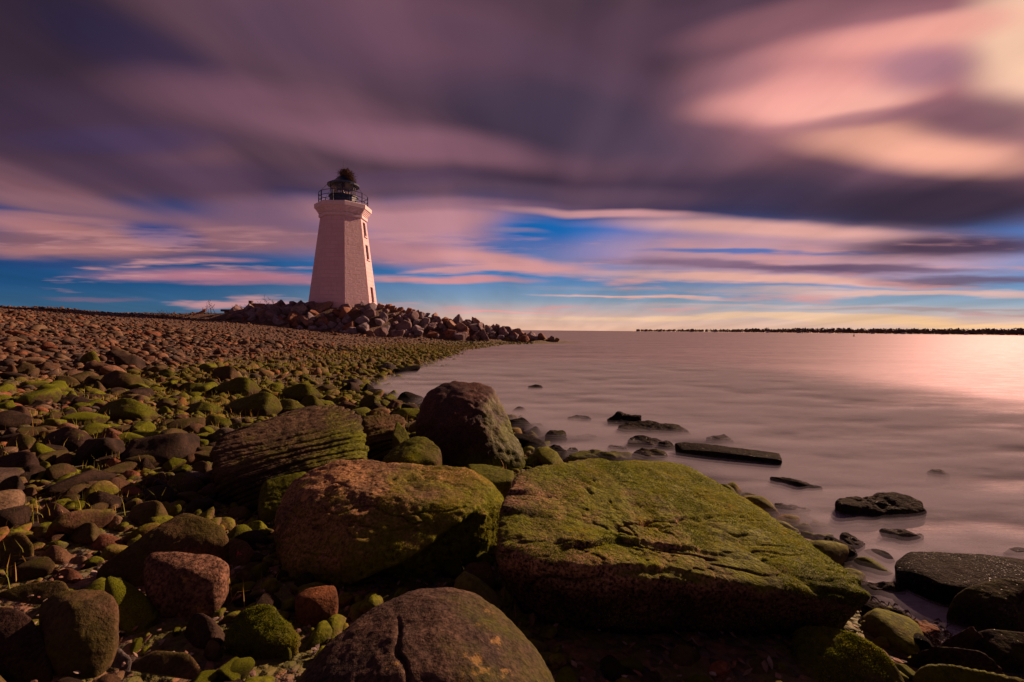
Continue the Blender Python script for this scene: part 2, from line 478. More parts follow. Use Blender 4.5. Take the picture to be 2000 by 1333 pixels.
vor = T.new('ShaderNodeTexVoronoi'); T.put(vor.inputs['Vector'], pos); vor.inputs['Scale'].default_value = 26
vor2 = T.new('ShaderNodeTexVoronoi'); T.put(vor2.inputs['Vector'], pos); vor2.inputs['Scale'].default_value = 7
gr = T.new('ShaderNodeValToRGB'); g_ = gr.color_ramp
for i, c in enumerate([(.10, .055, .035), (.20, .12, .075), (.30, .15, .09), (.13, .10, .085), (.07, .05, .04)]):
    if i > 1: g_.elements.new(.5)
for i, c in enumerate([(.06, .035, .025), (.17, .09, .05), (.26, .12, .07), (.13, .10, .085), (.05, .04, .03)]):
    g_.elements[i].position = i / 5 + .1; g_.elements[i].color = (*c, 1)
T.put(gr.inputs[0], T.sep(vor.outputs['Color'])[0])
gm = T.noise(pos, .8, 5, .6)
pzz = T.sep(pos)[2]
mossf = T.math('MULTIPLY', T.rng(T.math('ADD', pzz, T.math('MULTIPLY', gm, .3)), .55, .2, 0, .85), T.rng(T.noise(pos, 5, 5, .7), .42, .56))
T.put(b.inputs['Base Color'], T.mix(mossf, gr.outputs[0], (.10, .105, .012)))
b.inputs['Roughness'].default_value = .8
bp = T.new('ShaderNodeBump'); bp.inputs['Strength'].default_value = 1; bp.inputs['Distance'].default_value = .03
T.put(bp.inputs['Height'], T.math('SUBTRACT', T.noise(pos, 30, 4), T.math('ADD', vor.outputs['Distance'], T.math('MULTIPLY', vor2.outputs['Distance'], 1.5))))
T.put(b.inputs['Normal'], bp.outputs[0])
tag(link('ground', mesh_from('ground', V, Fq, mg)), kind='structure')

# sea, smoothed by a minute of waves
V, Fq = grid_sheet(geo_axis(-9000, 9000, 8, 1.0, 1.12), geo_axis(-500, 9500, 8, 1.0, 1.12), lambda x, y: x * 0)
mw = bpy.data.materials.new('sea_water'); mw.use_nodes = True
T = NT(mw.node_tree); T.n.clear(); o_ = T.new('ShaderNodeOutputMaterial')
pos = T.new('ShaderNodeNewGeometry').outputs['Position']
n = T.noise(T.mapping(pos, rot=(0, 0, R(12)), scale=(.09, .40, 1)), 1.0, 4, .55)
n2 = T.noise(T.mapping(pos, rot=(0, 0, R(-24)), scale=(.9, 3.4, 1)), 1.1, 7, .66)
n3 = T.noise(T.mapping(pos, rot=(0, 0, R(-30)), scale=(5, 15, 1)), 1.5, 5, .65)
df = T.new('ShaderNodeBsdfDiffuse'); gl = T.new('ShaderNodeBsdfGlossy'); mx = T.new('ShaderNodeMixShader')
wc = T.mix(T.rng(n, .3, .7), (.135, .118, .160), (.225, .195, .245))
wc = T.mix(T.rng(n2, .46, .68, 0, .80), wc, (.36, .31, .36))
wc = T.mix(T.math('MULTIPLY', T.rng(T.sep(pos)[1], 7, 2), T.rng(n2, .55, .35, 0, .75)), wc, (.060, .042, .040))
T.put(df.inputs[0], wc)
gl.inputs[0].default_value = (.84, .70, .84, 1)
T.put(gl.inputs['Roughness'], T.rng(n2, .3, .7, .50, .64, False))
bp = T.new('ShaderNodeBump'); T.put(bp.inputs['Strength'], T.rng(T.sep(pos)[1], 3, 80, .8, .05, False)); bp.inputs['Distance'].default_value = .06
T.put(bp.inputs['Height'], T.math('ADD', n2, T.math('MULTIPLY', n3, .3)))
T.put(df.inputs['Normal'], bp.outputs[0]); T.put(gl.inputs['Normal'], bp.outputs[0])
mx.inputs[0].default_value = .11
T.l.new(df.outputs[0], mx.inputs[1]); T.l.new(gl.outputs[0], mx.inputs[2]); T.l.new(mx.outputs[0], o_.inputs[0])
tag(link('sea', mesh_from('sea', V, Fq, mw)), kind='structure')

# spray and washed foam hanging over the shallows: thin veils a few centimetres apart
mm = bpy.data.materials.new('sea_mist'); mm.use_nodes = True
T = NT(mm.node_tree); T.n.clear()
o_ = T.new('ShaderNodeOutputMaterial'); mx = T.new('ShaderNodeMixShader')
df = T.new('ShaderNodeBsdfDiffuse'); df.inputs[0].default_value = (.46, .44, .54, 1)
tr = T.new('ShaderNodeBsdfTransparent')
pos = T.new('ShaderNodeNewGeometry').outputs['Position']
px_, py_, pz_ = T.sep(pos)
nn = T.noise(T.mapping(pos, rot=(0, 0, R(-28)), scale=(.7, 2.1, 6)), 1.0, 5, .6)
al = T.math('MULTIPLY', T.rng(nn, .34, .60, .10, .72), T.rng(py_, 22, 9))
al = T.math('MULTIPLY', al, T.math('MULTIPLY', T.rng(px_, 11, 4), T.rng(px_, -4.6, -2.5)))
ata = T.new('ShaderNodeAttribute'); ata.attribute_name = 'veil'
al = T.math('MULTIPLY', al, ata.outputs['Fac'])
T.put(mx.inputs[0], T.math('MULTIPLY', al, T.rng(pz_, 0.0, .135, .95, .10, False))); T.l.new(tr.outputs[0], mx.inputs[1]); T.l.new(df.outputs[0], mx.inputs[2])
T.l.new(mx.outputs[0], o_.inputs[0])
Vs, Fs, Am = [], [], []; o0 = 0
for k, zz in enumerate((.010, .022, .036, .050, .064, .078, .094, .112, .130)):
    v, f = grid_sheet(np.linspace(-5, 12, 100), 1.0 + 22 * np.linspace(0, 1, 120) ** 1.6, lambda x, y: x * 0 + zz)
    dsh = shore_dist(v[:, 0], v[:, 1]) + .12 * vnoise(v * np.array([2, 2, 0]), 3)
    zl = np.clip(.028 + .032 * (v[:, 1] - 2.1), .024, .13)
    Am.append(sstep(-dsh, -.12, .20) * sstep(zl - zz + .02, 0, .03))
    Vs.append(v); Fs.append(f + o0); o0 += len(v)
tag(link('sea_mist', mesh_from('sea_mist', np.concatenate(Vs), np.concatenate(Fs), mm, attr={'veil': np.concatenate(Am)})), 'thin mist of blurred waves lying over the shallow water among the rocks', 'mist', kind='stuff')

# ------------------------------------------------------------------ lighthouse
def zat(py): return P(671, py, 48).z
paint, T, b = principled('painted_masonry')
uvn = T.new('ShaderNodeUVMap').outputs[0]
wob = T.noise(uvn, 1.3, 3, .5)
uvw = T.vmath('ADD', uvn, T.comb(0.0, T.math('MULTIPLY', T.math('SUBTRACT', wob, .5), .10)))
br = T.new('ShaderNodeTexBrick'); T.put(br.inputs['Vector'], uvw)
br.inputs['Scale'].default_value = 1.0; br.inputs['Mortar Size'].default_value = .016; br.inputs['Mortar Smooth'].default_value = .4
br.inputs['Brick Width'].default_value = .95; br.inputs['Row Height'].default_value = .42
br.inputs['Color1'].default_value = (.89, .62, .69, 1); br.inputs['Color2'].default_value = (.84, .57, .64, 1); br.inputs['Mortar'].default_value = (.76, .56, .63, 1)
st = T.noise(T.mapping(uvn, scale=(1.5, .35, 1)), 1.6, 6, .65)
pc = T.mix(T.rng(st, .5, .75, 0, .4), br.outputs[0], (.56, .36, .36))
rust = T.math('MULTIPLY', T.rng(T.noise(T.mapping(uvn, scale=(2.2, .16, 1)), 1.5, 5, .6), .60, .72), T.rng(T.sep(uvn)[1], 3, 9.5, 0, .45))
pc = T.mix(rust, pc, (.46, .24, .17))
chip = T.rng(T.noise(uvn, 5, 8, .75), .66, .70)
pc = T.mix(T.math('MULTIPLY', chip, .45), pc, (.34, .22, .20))
T.put(b.inputs['Base Color'], pc); b.inputs['Roughness'].default_value = .7
bp = T.new('ShaderNodeBump'); bp.inputs['Strength'].default_value = .7; bp.inputs['Distance'].default_value = .028
T.put(bp.inputs['Height'], T.math('ADD', T.math('MULTIPLY', br.outputs['Fac'], -1.0), T.math('MULTIPLY', T.noise(uvn, 3.5, 7, .65), 1.2)))
T.put(b.inputs['Normal'], bp.outputs[0])
trim = flat_mat('painted_cornice', (.88, .68, .74), .65, var=.08, scale=5, bump=.3)
navy = flat_mat('navy_metal', (.012, .028, .085), .42, 0.0, .35, 3, .1)
dark_wood = flat_mat('dark_frame', (.035, .03, .03), .6)
iron = flat_mat('rusty_iron', (.030, .022, .022), .6)

lh = bpy.data.objects.new('lighthouse', None); C.objects.link(lh)
LZ = zat(602) - .5
lh.location = (LX, LY, LZ)
tag(lh, 'pale pink octagonal stone lighthouse with navy lantern standing on the heap of rocks', 'lighthouse')
R0, R1 = 3.46, 2.27
zt, z0 = zat(430) - LZ, 0.0
rad = lambda z: R0 + (R1 - R0) * (z - .5) / (zt - .5)
A0 = R(22.5)
def overt(i, z, r=None):
    a = A0 + i * PI / 4; r = rad(z) if r is None else r
    return Vector((r * math.cos(a), r * math.sin(a), z))
# wall with true window openings on the east face (face between verts 7 and 0)
wins = [(zat(463) - LZ, zat(435) - LZ), (zat(508) - LZ, zat(479) - LZ), (zat(591) - LZ, zat(561) - LZ)]
bw = bmesh.new(); uvl = bw.loops.layers.uv.new('UVMap')
def wquad(a, b_, c, d, uvs):
    f = bw.faces.new([bw.verts.new(v) for v in (a, b_, c, d)])
    for l, u in zip(f.loops, uvs): l[uvl].uv = u
def facept(i, t, z):     # t in 0..1 across face i
    return overt(i, z).lerp(overt(i + 1, z), t)
def side(z): return 2 * rad(z) * math.sin(PI / 8)
def fuv(i, t, z): return (i * 5.3 + (t - .5) * side(z), z)
def fq(i, t0, t1, za, zb):
    wquad(facept(i, t0, za), facept(i, t1, za), facept(i, t1, zb), facept(i, t0, zb), [fuv(i, t0, za), fuv(i, t1, za), fuv(i, t1, zb), fuv(i, t0, zb)])
for i in range(8):
    if i != 7:
        fq(i, 0, 1, -.6, zt); continue
    zs = [-.6] + [z for w in reversed(wins) for z in w] + [zt]
    for k in range(len(zs) - 1):
        za, zb = zs[k], zs[k + 1]
        if k % 2 == 0: fq(i, 0, 1, za, zb)
        else:
            h = .42 / side((za + zb) / 2)
            fq(i, 0, .5 - h, za, zb); fq(i, .5 + h, 1, za, zb)
            inn = Vector((-.28, 0, 0))
            c = [facept(i, .5 - h, za), facept(i, .5 + h, za), facept(i, .5 + h, zb), facept(i, .5 - h, zb)]
            for q0, q1 in zip(c, c[1:] + c[:1]):
                wquad(q0, q1, q1 + inn, q0 + inn, [(0, 0), (.5, 0), (.5, .3), (0, .3)])
bmesh.ops.recalc_face_normals(bw, faces=bw.faces)
me = bpy.data.meshes.new('tower_wall'); bw.to_mesh(me); bw.free(); me.materials.append(paint)
link('tower_wall', me, lh)
for za, zb in wins:
    zm = (za + zb) / 2; c = facept(7, .5, zm) + Vector((-.20, 0, 0)); hh = (zb - za) / 2; tilt = math.atan2(R0 - R1, zt)
    rot = Matrix.Rotation(-tilt, 3, 'Y')
    w = MB()
    for s in (-1, 1): w.box(c + Vector((0, s * .385, 0)), (.07, .07, 2 * hh), rot)
    for s in (-1, 1): w.box(c + rot @ Vector((0, 0, s * (hh - .035))), (.066, .70, .07), rot)
    w.box(c, (.06, .70, .07), rot)
    fr = w.build('window', dark_wood, lh)
    g = MB()
    for s in (-.12, .12): g.box(c + Vector((.012, s, 0)), (.03, .025, 2 * hh - .14), rot)
    for s in (-.5, .5): g.box(c + rot @ Vector((.014, 0, s * hh)), (.026, .69, .025), rot)
    g.build('glazing_bars', flat_mat('pale_bars', (.25, .2, .2)), fr)
    g = MB(); g.box(c + Vector((-.03, 0, 0)), (.012, .70, 2 * hh - .1), rot)
    gl, T, b = principled('window_glass'); b.inputs['Base Color'].default_value = (.012, .014, .02, 1); b.inputs['Roughness'].default_value = .12
    g.build('pane', gl, fr)
    g = MB(); g.box(facept(7, .5, za - .05) + Vector((.03, 0, 0)), (.2, 1.0, .1), rot)
    g.build('sill', trim, fr)
# cornice: stacked octagonal mouldings
zc0 = zt
cor = [(2.30, zt - .02), (2.42, zt + .02), (2.42, zt + .30), (2.34, zt + .34)]
for k in range(4):
    r = 2.40 + .085 * k; zz = zt + .36 + k * .125
    cor += [(r, zz), (r + .05, zz + .02), (r + .05, zz + .10)]
cor += [(2.80, zt + .88), (2.84, zt + .92), (2.84, zt + 1.30), (2.78, zt + 1.36)]
MB().lathe(cor, 8, A0).build('cornice', trim, lh)
zg = zt + 1.36
# dark drip edge on the gallery
MB().lathe([(2.0, zg), (2.6, zg), (2.62, zg + .04), (2.0, zg + .05)], 8, A0, cap=False).build('gallery_deck', iron, lh)
rail = bpy.data.objects.new('gallery_railing', None); C.objects.link(rail); rail.parent = lh
RR = 2.42
for k in range(10):
    a = 2 * PI * k / 10 + R(14); p0 = Vector((RR * math.cos(a), RR * math.sin(a), zg))
    MB().tube(p0, p0 + Vector((0, 0, 1.18)), .06, .055, 6).tube(p0, p0 + Vector((0, 0, .1)), .09, .07, 6).build('railing_post', navy, rail)
for h in (.35, .72, 1.15):
    m_ = MB()
    for k in range(40):
        a, b_ = 2 * PI * k / 40, 2 * PI * (k + 1) / 40
        m_.tube((RR * math.cos(a), RR * math.sin(a), zg + h), (RR * math.cos(b_), RR * math.sin(b_), zg + h), .032, None, 5)
    m_.build('rail', navy, rail)
# lantern
zd = zat(385) - LZ; ze = zat(363) - LZ
MB().lathe([(1.48, zg + .03), (1.48, zg + .16), (1.40, zg + .2), (1.40, zd - .1), (1.50, zd - .08), (1.50, zd), (1.2, zd)], 16, R(11)).build('lantern_drum', navy, lh)
RG = 1.27
lf = MB()
for k in range(10):
    a = 2 * PI * k / 10 + R(5)
    a2 = a + (.26 if k % 2 else -.26)
    lf.tube((RG * math.cos(a), RG * math.sin(a), zd), (RG * math.cos(a2), RG * math.sin(a2), ze), .035, None, 5)
for k in range(32):
    a, b_ = 2 * PI * k / 32, 2 * PI * (k + 1) / 32
    for zz in (zd + .03, ze - .03): lf.tube((RG * math.cos(a), RG * math.sin(a), zz), (RG * math.cos(b_), RG * math.sin(b_), zz), .04, None, 5)
lf.build('lantern_frame', navy, lh)
glass = bpy.data.materials.new('lantern_glass'); glass.use_nodes = True
T = NT(glass.node_tree); T.n.clear(); o_ = T.new('ShaderNodeOutputMaterial'); mx = T.new('ShaderNodeMixShader')
gg = T.new('ShaderNodeBsdfGlossy'); gg.inputs['Roughness'].default_value = .08; tt = T.new('ShaderNodeBsdfTransparent'); tt.inputs[0].default_value = (.85, .82, .8, 1)
mx.inputs[0].default_value = .14; T.l.new(tt.outputs[0], mx.inputs[1]); T.l.new(gg.outputs[0], mx.inputs[2]); T.l.new(mx.outputs[0], o_.inputs[0])
MB().lathe([(RG - .03, zd + .01), (RG - .03, ze - .01)], 32, cap=False).build('lantern_glass', glass, lh, smooth=True)
cream = flat_mat('pale_reflector', (.80, .62, .50), .8, var=.12, scale=2)
cream.node_tree.nodes['Principled BSDF'].inputs['Transmission Weight'].default_value = 0
Tc = NT(cream.node_tree); tl = Tc.new('ShaderNodeBsdfTranslucent'); tl.inputs[0].default_value = (.9, .72, .58, 1); mxs = Tc.new('ShaderNodeMixShader'); mxs.inputs[0].default_value = .45
Tc.l.new(Tc.n['Principled BSDF'].outputs[0], mxs.inputs[1]); Tc.l.new(tl.outputs[0], mxs.inputs[2]); Tc.l.new(mxs.outputs[0], Tc.n['Material Output'].inputs[0])
m_ = MB()
for k in range(14):
    a, b_ = R(70 + k * 13), R(70 + (k + 1) * 13)
    m_.quad([(1.1 * math.cos(a), 1.1 * math.sin(a), zd), (1.1 * math.cos(b_), 1.1 * math.sin(b_), zd), (1.1 * math.cos(b_), 1.1 * math.sin(b_), zd + (ze - zd) * .66), (1.1 * math.cos(a), 1.1 * math.sin(a), zd + (ze - zd) * .66)])
m_.build('pane_reflector', cream, lh)  # cream arc added to catch the sun and brighten the lantern panes
MB().lathe([(.16, zd - .1), (.16, ze + .1)], 16).build('lamp_pedestal', flat_mat('grey_brown_panel', (.30, .20, .18)), lh, smooth=True)
zr = zat(353) - LZ; zv = zat(338) - LZ
MB().lathe([(1.30, ze - .06), (1.60, ze - .10), (1.62, ze + .04), (1.45, ze + .14), (.95, ze + .42), (.62, ze + .78), (.40, zr + .1), (.30, zr + .2)], 24).build('lantern_roof', navy, lh)
MB().lathe([(.26, zr), (.26, zv - .35), (.36, zv - .3), (.40, zv - .05), (.28, zv + .08)], 14).build('roof_vent', navy, lh, smooth=True)
MB().tube((0, 0, zv), (.02, 0, zat(311) - LZ), .028, .010, 6).build('lightning_rod', iron, lh)
m_ = MB()
rn = random.Random(5)
for a in (R(-150), R(-20), R(160)):
    MB().tube((1.5 * math.cos(a), 1.5 * math.sin(a), ze), (2.4 * math.cos(a), 2.4 * math.sin(a), zg + 1.15), .014, None, 4).build('guy_wire', iron, lh)
# stick nest on the roof
Vn, Fn = [], []
for k in range(1500):
    th = rn.uniform(0, 2 * PI); top = rn.random()
    if k < 800:
        rr_ = rn.gauss(.40, .24); c = Vector((.30 + rr_ * math.cos(th), rr_ * math.sin(th) - .1, zv - .30 + rn.uniform(0, .62) - .25 * rr_))
    else:
        c = Vector((rn.uniform(.45, 1.2), rn.uniform(-.75, .1), 0)); c.z = zv + .15 - (c.x - .3) * 1.45 + rn.uniform(-.25, .2)
    d = Vector((math.cos(th + rn.gauss(1.3, .7)), math.sin(th + rn.gauss(1.3, .7)), rn.gauss(0 if k < 950 else -.7, .35))).normalized() * rn.uniform(.16, .42)
    s = d.cross(Vector((rn.random(), rn.random(), 1))).normalized() * rn.uniform(.008, .02); u = d.cross(s).normalized() * .012
    i0 = len(Vn); Vn += [c - d - s, c - d + s, c - d + u * 1.4, c + d * 1.0]; Fn += [(i0, i0 + 1, i0 + 3), (i0 + 1, i0 + 2, i0 + 3), (i0 + 2, i0, i0 + 3)]
mn = mesh_from('stick_nest', [tuple(v) for v in Vn], Fn, flat_mat('dry_sticks', (.17, .105, .07), .9, var=.5, scale=12), smooth=False)
nest = link('bird_nest', mn, None, (LX, LY, LZ))
tag(nest, 'shaggy brown stick nest heaped on top of the lighthouse lantern roof', 'nest')

# ------------------------------------------------------------------ rocks: hand-shaped boulders
BR, BR2 = (.20, .095, .052), (.085, .050, .036)       # orange-brown granite, darker brown
M_slab = rock_mat('mossy_pink_granite', (.40, .21, .145), (.10, .07, .042), stain_shade=(.20, .32, .22), moss=.40, up=1.1, speck=1.0, bumpd=.028, side=(.75, .28, -.1, .0))
M_left = rock_mat('mossy_orange_granite', (.38, .21, .105), (.15, .095, .055), stain_shade=None, moss=.55, up=-.7, speck=.7, lichen=.8, side=(1.0, .1, -1.3, .45))
M_dome = rock_mat('cracked_brown_granite', (.105, .064, .047), (.045, .033, .029), moss=-.12, up=-.2, speck=.6, lichen=.7, side=(2.6, 0, .2, -.02), mossl=(.12, .13, .008))
M_tall = rock_mat('dark_purple_brown_rock', (.125, .06, .05), (.055, .034, .033), stain_shade=(.2, .6, .45), moss=.05, up=-.7, speck=.5, side=(2.9, -.3, -.7, .0), rough=.6)
M_layer = rock_mat('layered_schist', (.12, .078, .05), (.04, .031, .021), moss=.38, up=.1, speck=.4, side=(.9, .0, -.9, .1), bumpd=.016)
M_green = rock_mat('algae_covered_stone', (.10, .06, .032), (.05, .04, .025), moss=.55, up=.9, speck=.45, mossl=(.15, .17, .007))
M_olive = rock_mat('olive_brown_stone', (.13, .075, .042), (.065, .045, .028), moss=.22, up=.6, speck=.4, mossl=(.11, .10, .012))
M_dark = rock_mat('dark_brown_stone', (.060, .034, .026), (.03, .02, .018), moss=-.6, speck=.45)
M_pink = rock_mat('speckled_pink_granite', (.19, .10, .068), (.085, .052, .038), moss=.0, up=-.4, speck=.7, lichen=.5, side=(.5, .3, -.8, -.1))
M_rust = rock_mat('rust_stone', (.26, .10, .04), (.13, .055, .028), moss=-.5, speck=.4)
M_tan = rock_mat('tan_stone', (.26, .17, .10), (.15, .095, .06), moss=-.6, speck=.3)
M_grey = rock_mat('grey_stone', (.13, .11, .105), (.07, .058, .055), moss=-.7, speck=.35)
M_wet = rock_mat('wet_black_rock', (.026, .019, .017), (.012, .010, .010), moss=-1.3, rough=.70, speck=.5, wet=True, bumpd=.030)
M_wetg = rock_mat('wet_mossy_rock', (.04, .028, .022), (.018, .014, .012), moss=.05, rough=.66, speck=.5, wet=True, up=.5, mossl=(.09, .095, .008), bumpd=.008)

HERO = []      # (px,py,half width px, depth, radius) for keeping loose stones out
BOX = []       # projected boxes of the heroes
def note(o, V):
    co = np.array([pix(v) for v in V[:: max(1, len(V) // 400)]])
    BOX.append((o['label'], co[:, 0].min(), co[:, 1].min(), co[:, 0].max(), co[:, 1].max(), float(V[:, 1].mean()), o))
    c = V.mean(0)
    HERO.append((c[0], c[1], (np.ptp(V[:, 0]) + np.ptp(V[:, 1])) / 4 * .86))
def hull_planes(pts):
    b = bmesh.new()
    for p in pts: b.verts.new(p)
    r = bmesh.ops.convex_hull(b, input=b.verts[:])
    b.normal_update()
    c = np.mean([v.co[:] for v in b.verts if v.link_faces], axis=0)
    pl = []
    for f in sorted(b.faces, key=lambda f: -f.calc_area()):
        n = np.array(f.normal[:]); q_ = np.array(f.verts[0].co[:]); d = n @ (q_ - c)
        if d < 0: n, d = -n, -d
        if all(n @ n2 < .985 for n2, _ in pl): pl.append((n, max(d, .02)))
    b.free()
    return c, np.array([x[0] for x in pl]), np.array([x[1] for x in pl])
def moss_material():
    m, T, b = principled('moss_tufts')
    at = T.new('ShaderNodeAttribute'); at.attribute_name = 'rnd'
    r_ = T.new('ShaderNodeValToRGB'); e = r_.color_ramp
    e.elements[0].color = (.07, .10, .005, 1); e.elements[1].color = (.50, .40, .05, 1); e.elements.new(.35).color = (.17, .22, .008, 1); e.elements.new(.8).color = (.34, .35, .014, 1)
    T.put(r_.inputs[0], at.outputs['Fac']); T.put(b.inputs['Base Color'], r_.outputs[0]); b.inputs['Roughness'].default_value = .75; b.inputs['Specular IOR Level'].default_value = .15
    tl = T.new('ShaderNodeBsdfTranslucent'); T.put(tl.inputs[0], r_.outputs[0]); mx = T.new('ShaderNodeMixShader'); mx.inputs[0].default_value = .45
    T.l.new(b.outputs[0], mx.inputs[1]); T.l.new(tl.outputs[0], mx.inputs[2]); T.l.new(mx.outputs[0], T.n['Material Output'].inputs[0])
    return m
M_moss = moss_material()
def add_moss(o, V, Fc, n, seed, mask=None):
    """short tufts of weed rooted on the upper faces of a boulder"""
    g = np.random.default_rng(seed + 1000)
    A, B, C_ = V[Fc[:, 0]], V[Fc[:, 1]], V[Fc[:, 2]]
    N = np.cross(B - A, C_ - A); ar = np.linalg.norm(N, axis=1); N = N / ar[:, None]
    ctr = (A + B + C_) / 3
    w = ar * np.clip(N[:, 2] + .35, 0, 1)
    k = fbm(ctr * 3.4 + seed, 4, seed + 50, .6) * 2.2 + (.25 if mask is None else mask(ctr, N)) + fbm(ctr * 14, 3, seed + 51) * .8
    w = w * np.clip(k * 1.6, 0, 1)
    f = g.choice(len(Fc), n, p=w / w.sum())
    u, v = g.random(n), g.random(n); fl = u + v > 1; u[fl], v[fl] = 1 - u[fl], 1 - v[fl]
    P0 = A[f] + u[:, None] * (B[f] - A[f]) + v[:, None] * (C_[f] - A[f]); n_ = N[f]
    d = n_ * .45 + g.normal(0, .6, (n, 3)) + np.array([0, 0, -.15]); d /= np.linalg.norm(d, axis=1)[:, None]
    s_ = np.cross(d, g.normal(size=(n, 3))); s_ /= np.linalg.norm(s_, axis=1)[:, None]
    Ln = g.uniform(.002, .0065, n)[:, None]; wd = g.uniform(.0010, .0026, n)[:, None]
    T3 = np.stack([P0 - s_ * wd - n_ * .001, P0 + s_ * wd - n_ * .001, P0 + d * Ln], 1).reshape(-1, 3)
    rv = np.clip(.5 + fbm(P0 * 6, 3, 60) * .9 + g.normal(0, .16, n), 0, 1)
    c = link('moss', mesh_from('moss', T3, np.arange(3 * n).reshape(-1, 3), M_moss, smooth=False, attr={'rnd': np.repeat(rv, 3)}), o)
    c['kind'] = 'stuff'
def boulder(pts, zb, mat, name, label, cat='boulder', p=18, sub=6, rough=.03, fs=3.0, seed=1, grow=1.03, shape=None, base=.92, world_pts=None, moss_n=0, moss_mask=None):
    T_ = [tuple(P(*q_)) for q_ in pts] if world_pts is None else world_pts
    A = np.array(T_); cc = A.mean(0)
    Bt = A.copy(); Bt[:, :2] = cc[:2] + (A[:, :2] - cc[:2]) * base; Bt[:, 2] = zb
    c, N, D = hull_planes(np.concatenate([A, Bt]))
    dirs, Fc = ico(sub)
    size = np.ptp(A[:, :2], axis=0).mean()
    # spread the samples evenly over long bodies
    ext = np.array([np.ptp(A[:, 0]), np.ptp(A[:, 1]), np.ptp(np.concatenate([A, Bt])[:, 2])]) ** .7
    dd = dirs * ext; dd /= np.linalg.norm(dd, axis=1)[:, None]
    r = star(dd, N, D, p) * grow
    V = c + dd * r[:, None]
    n1 = fbm(V * fs + seed * 9.1, 5, seed, .55)
    V = V + dd * (n1 * rough)[:, None]
    if shape: V = shape(V, dd, c)
    V = V + dd * (fbm(V * 22 + seed, 4, seed + 3, .6) * .006 * min(1, size * 1.4))[:, None]
    loc = np.array([c[0], c[1], zb])
    o = link(name, mesh_from(name, V - loc, Fc, mat), None, loc)
    tag(o, label, cat)
    note(o, V)
    if moss_n: add_moss(o, V - loc, Fc, moss_n, seed, moss_mask)
    return o
def crack(V, n, w, depth, dd):
    k = np.exp(-(n / w) ** 2)
    return V - dd * (depth * k)[:, None]
def slab_shape(V, dd, c):
    ledge = V @ np.array([.18, .9, .9]) + .05 * fbm(V * np.array([1.5, 4, 4]), 4, 8)
    t = ledge * 5.5 + .9 * fbm(V * np.array([1.2, 2, 2]), 3, 9); fr = t - np.floor(t)
    V = V + np.array([0, -.2, 1]) * (.024 * (sstep(fr, .0, .14) - fr) * sstep(vnoise(V * 2.6, 4), -.1, .5) * sstep(c[0] + .5 - V[:, 0], -.1, .5))[:, None]
    n = fbm(V * np.array([1.3, 3.3, 3.3]) + 4, 4, 31)
    V = crack(V, n, .022, .026, dd)
    n = fbm(V * np.array([3, 2, 3]) + 14, 4, 33)
    V = crack(V, n - .1, .016, .014, dd)
    return V + dd * (fbm(V * 9, 5, 12, .68) * .024)[:, None]
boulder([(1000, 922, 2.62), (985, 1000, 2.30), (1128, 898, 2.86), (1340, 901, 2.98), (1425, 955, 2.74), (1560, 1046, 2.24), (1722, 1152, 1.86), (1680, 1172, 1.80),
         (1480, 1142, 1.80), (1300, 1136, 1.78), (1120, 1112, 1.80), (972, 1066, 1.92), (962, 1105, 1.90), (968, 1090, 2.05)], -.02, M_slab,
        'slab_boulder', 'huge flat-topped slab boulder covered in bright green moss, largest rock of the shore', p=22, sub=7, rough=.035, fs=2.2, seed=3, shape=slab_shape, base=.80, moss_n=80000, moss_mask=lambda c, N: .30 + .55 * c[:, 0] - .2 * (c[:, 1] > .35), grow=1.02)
def left_shape(V, dd, c):
    n = fbm(V * np.array([1.6, 4, 5]) + 2, 4, 41)
    V = crack(V, n + .17, .018, .022 * sstep(vnoise(V * 2, 6), -.4, .1), dd)
    lower = (V[:, 0] - c[0]) * 1.1 - (V[:, 2] - c[2]) * 2.3 - .12          # hollow at lower right
    V = V - dd * (.15 * sstep(lower, 0, .22) * sstep(-dd[:, 1], -.1, .5))[:, None]
    return V + dd * (fbm(V * 8, 5, 15, .66) * .026)[:, None]
boulder([(545, 985, 2.60), (560, 940, 2.68), (622, 912, 2.78), (720, 901, 2.82), (860, 908, 2.86), (935, 926, 2.84), (984, 966, 2.72), (975, 1010, 2.50),
         (530, 1040, 2.42), (560, 1020, 2.36), (640, 985, 2.34), (800, 985, 2.36), (940, 1000, 2.38), (560, 1110, 2.18), (700, 1090, 2.12), (860, 1090, 2.16), (940, 1080, 2.3)], .0, M_left,
        'rounded_boulder', 'large rounded boulder with orange-brown top and mossy flank, left of the huge slab', p=24, sub=7, rough=.035, fs=2.4, seed=5, shape=left_shape, base=.94, moss_n=45000, moss_mask=lambda c, N: .35 + 1.3 * c[:, 0] - .9 * (c[:, 2] - .35))
def dome_shape(V, dd, c):
    u = V[:, 0] + .35 * (V[:, 1] - c[1]) + .05 * fbm(V * 3, 3, 51)
    V = crack(V, u + .05 * fbm(V * 7, 3, 52) - (c[0] - .10), .008, .016 * sstep(-dd[:, 1], -.3, .25), dd)
    return V + dd * (fbm(V * 9, 4, 16, .6) * .008)[:, None]
boulder([(850, 1143, 1.68), (770, 1160, 1.62), (690, 1205, 1.52), (572, 1312, 1.37), (940, 1160, 1.66), (1005, 1215, 1.56), (1096, 1320, 1.40), (850, 1250, 1.32), (740, 1330, 1.2), (950, 1330, 1.2), (1050, 1400, 1.2), (620, 1420, 1.16)], -.02, M_dome,
        'domed_boulder', 'smooth brown domed boulder split by a long crack, at the bottom of the photo', p=9, sub=7, rough=.02, fs=2.0, seed=8, shape=dome_shape, base=1.0, grow=1.09)
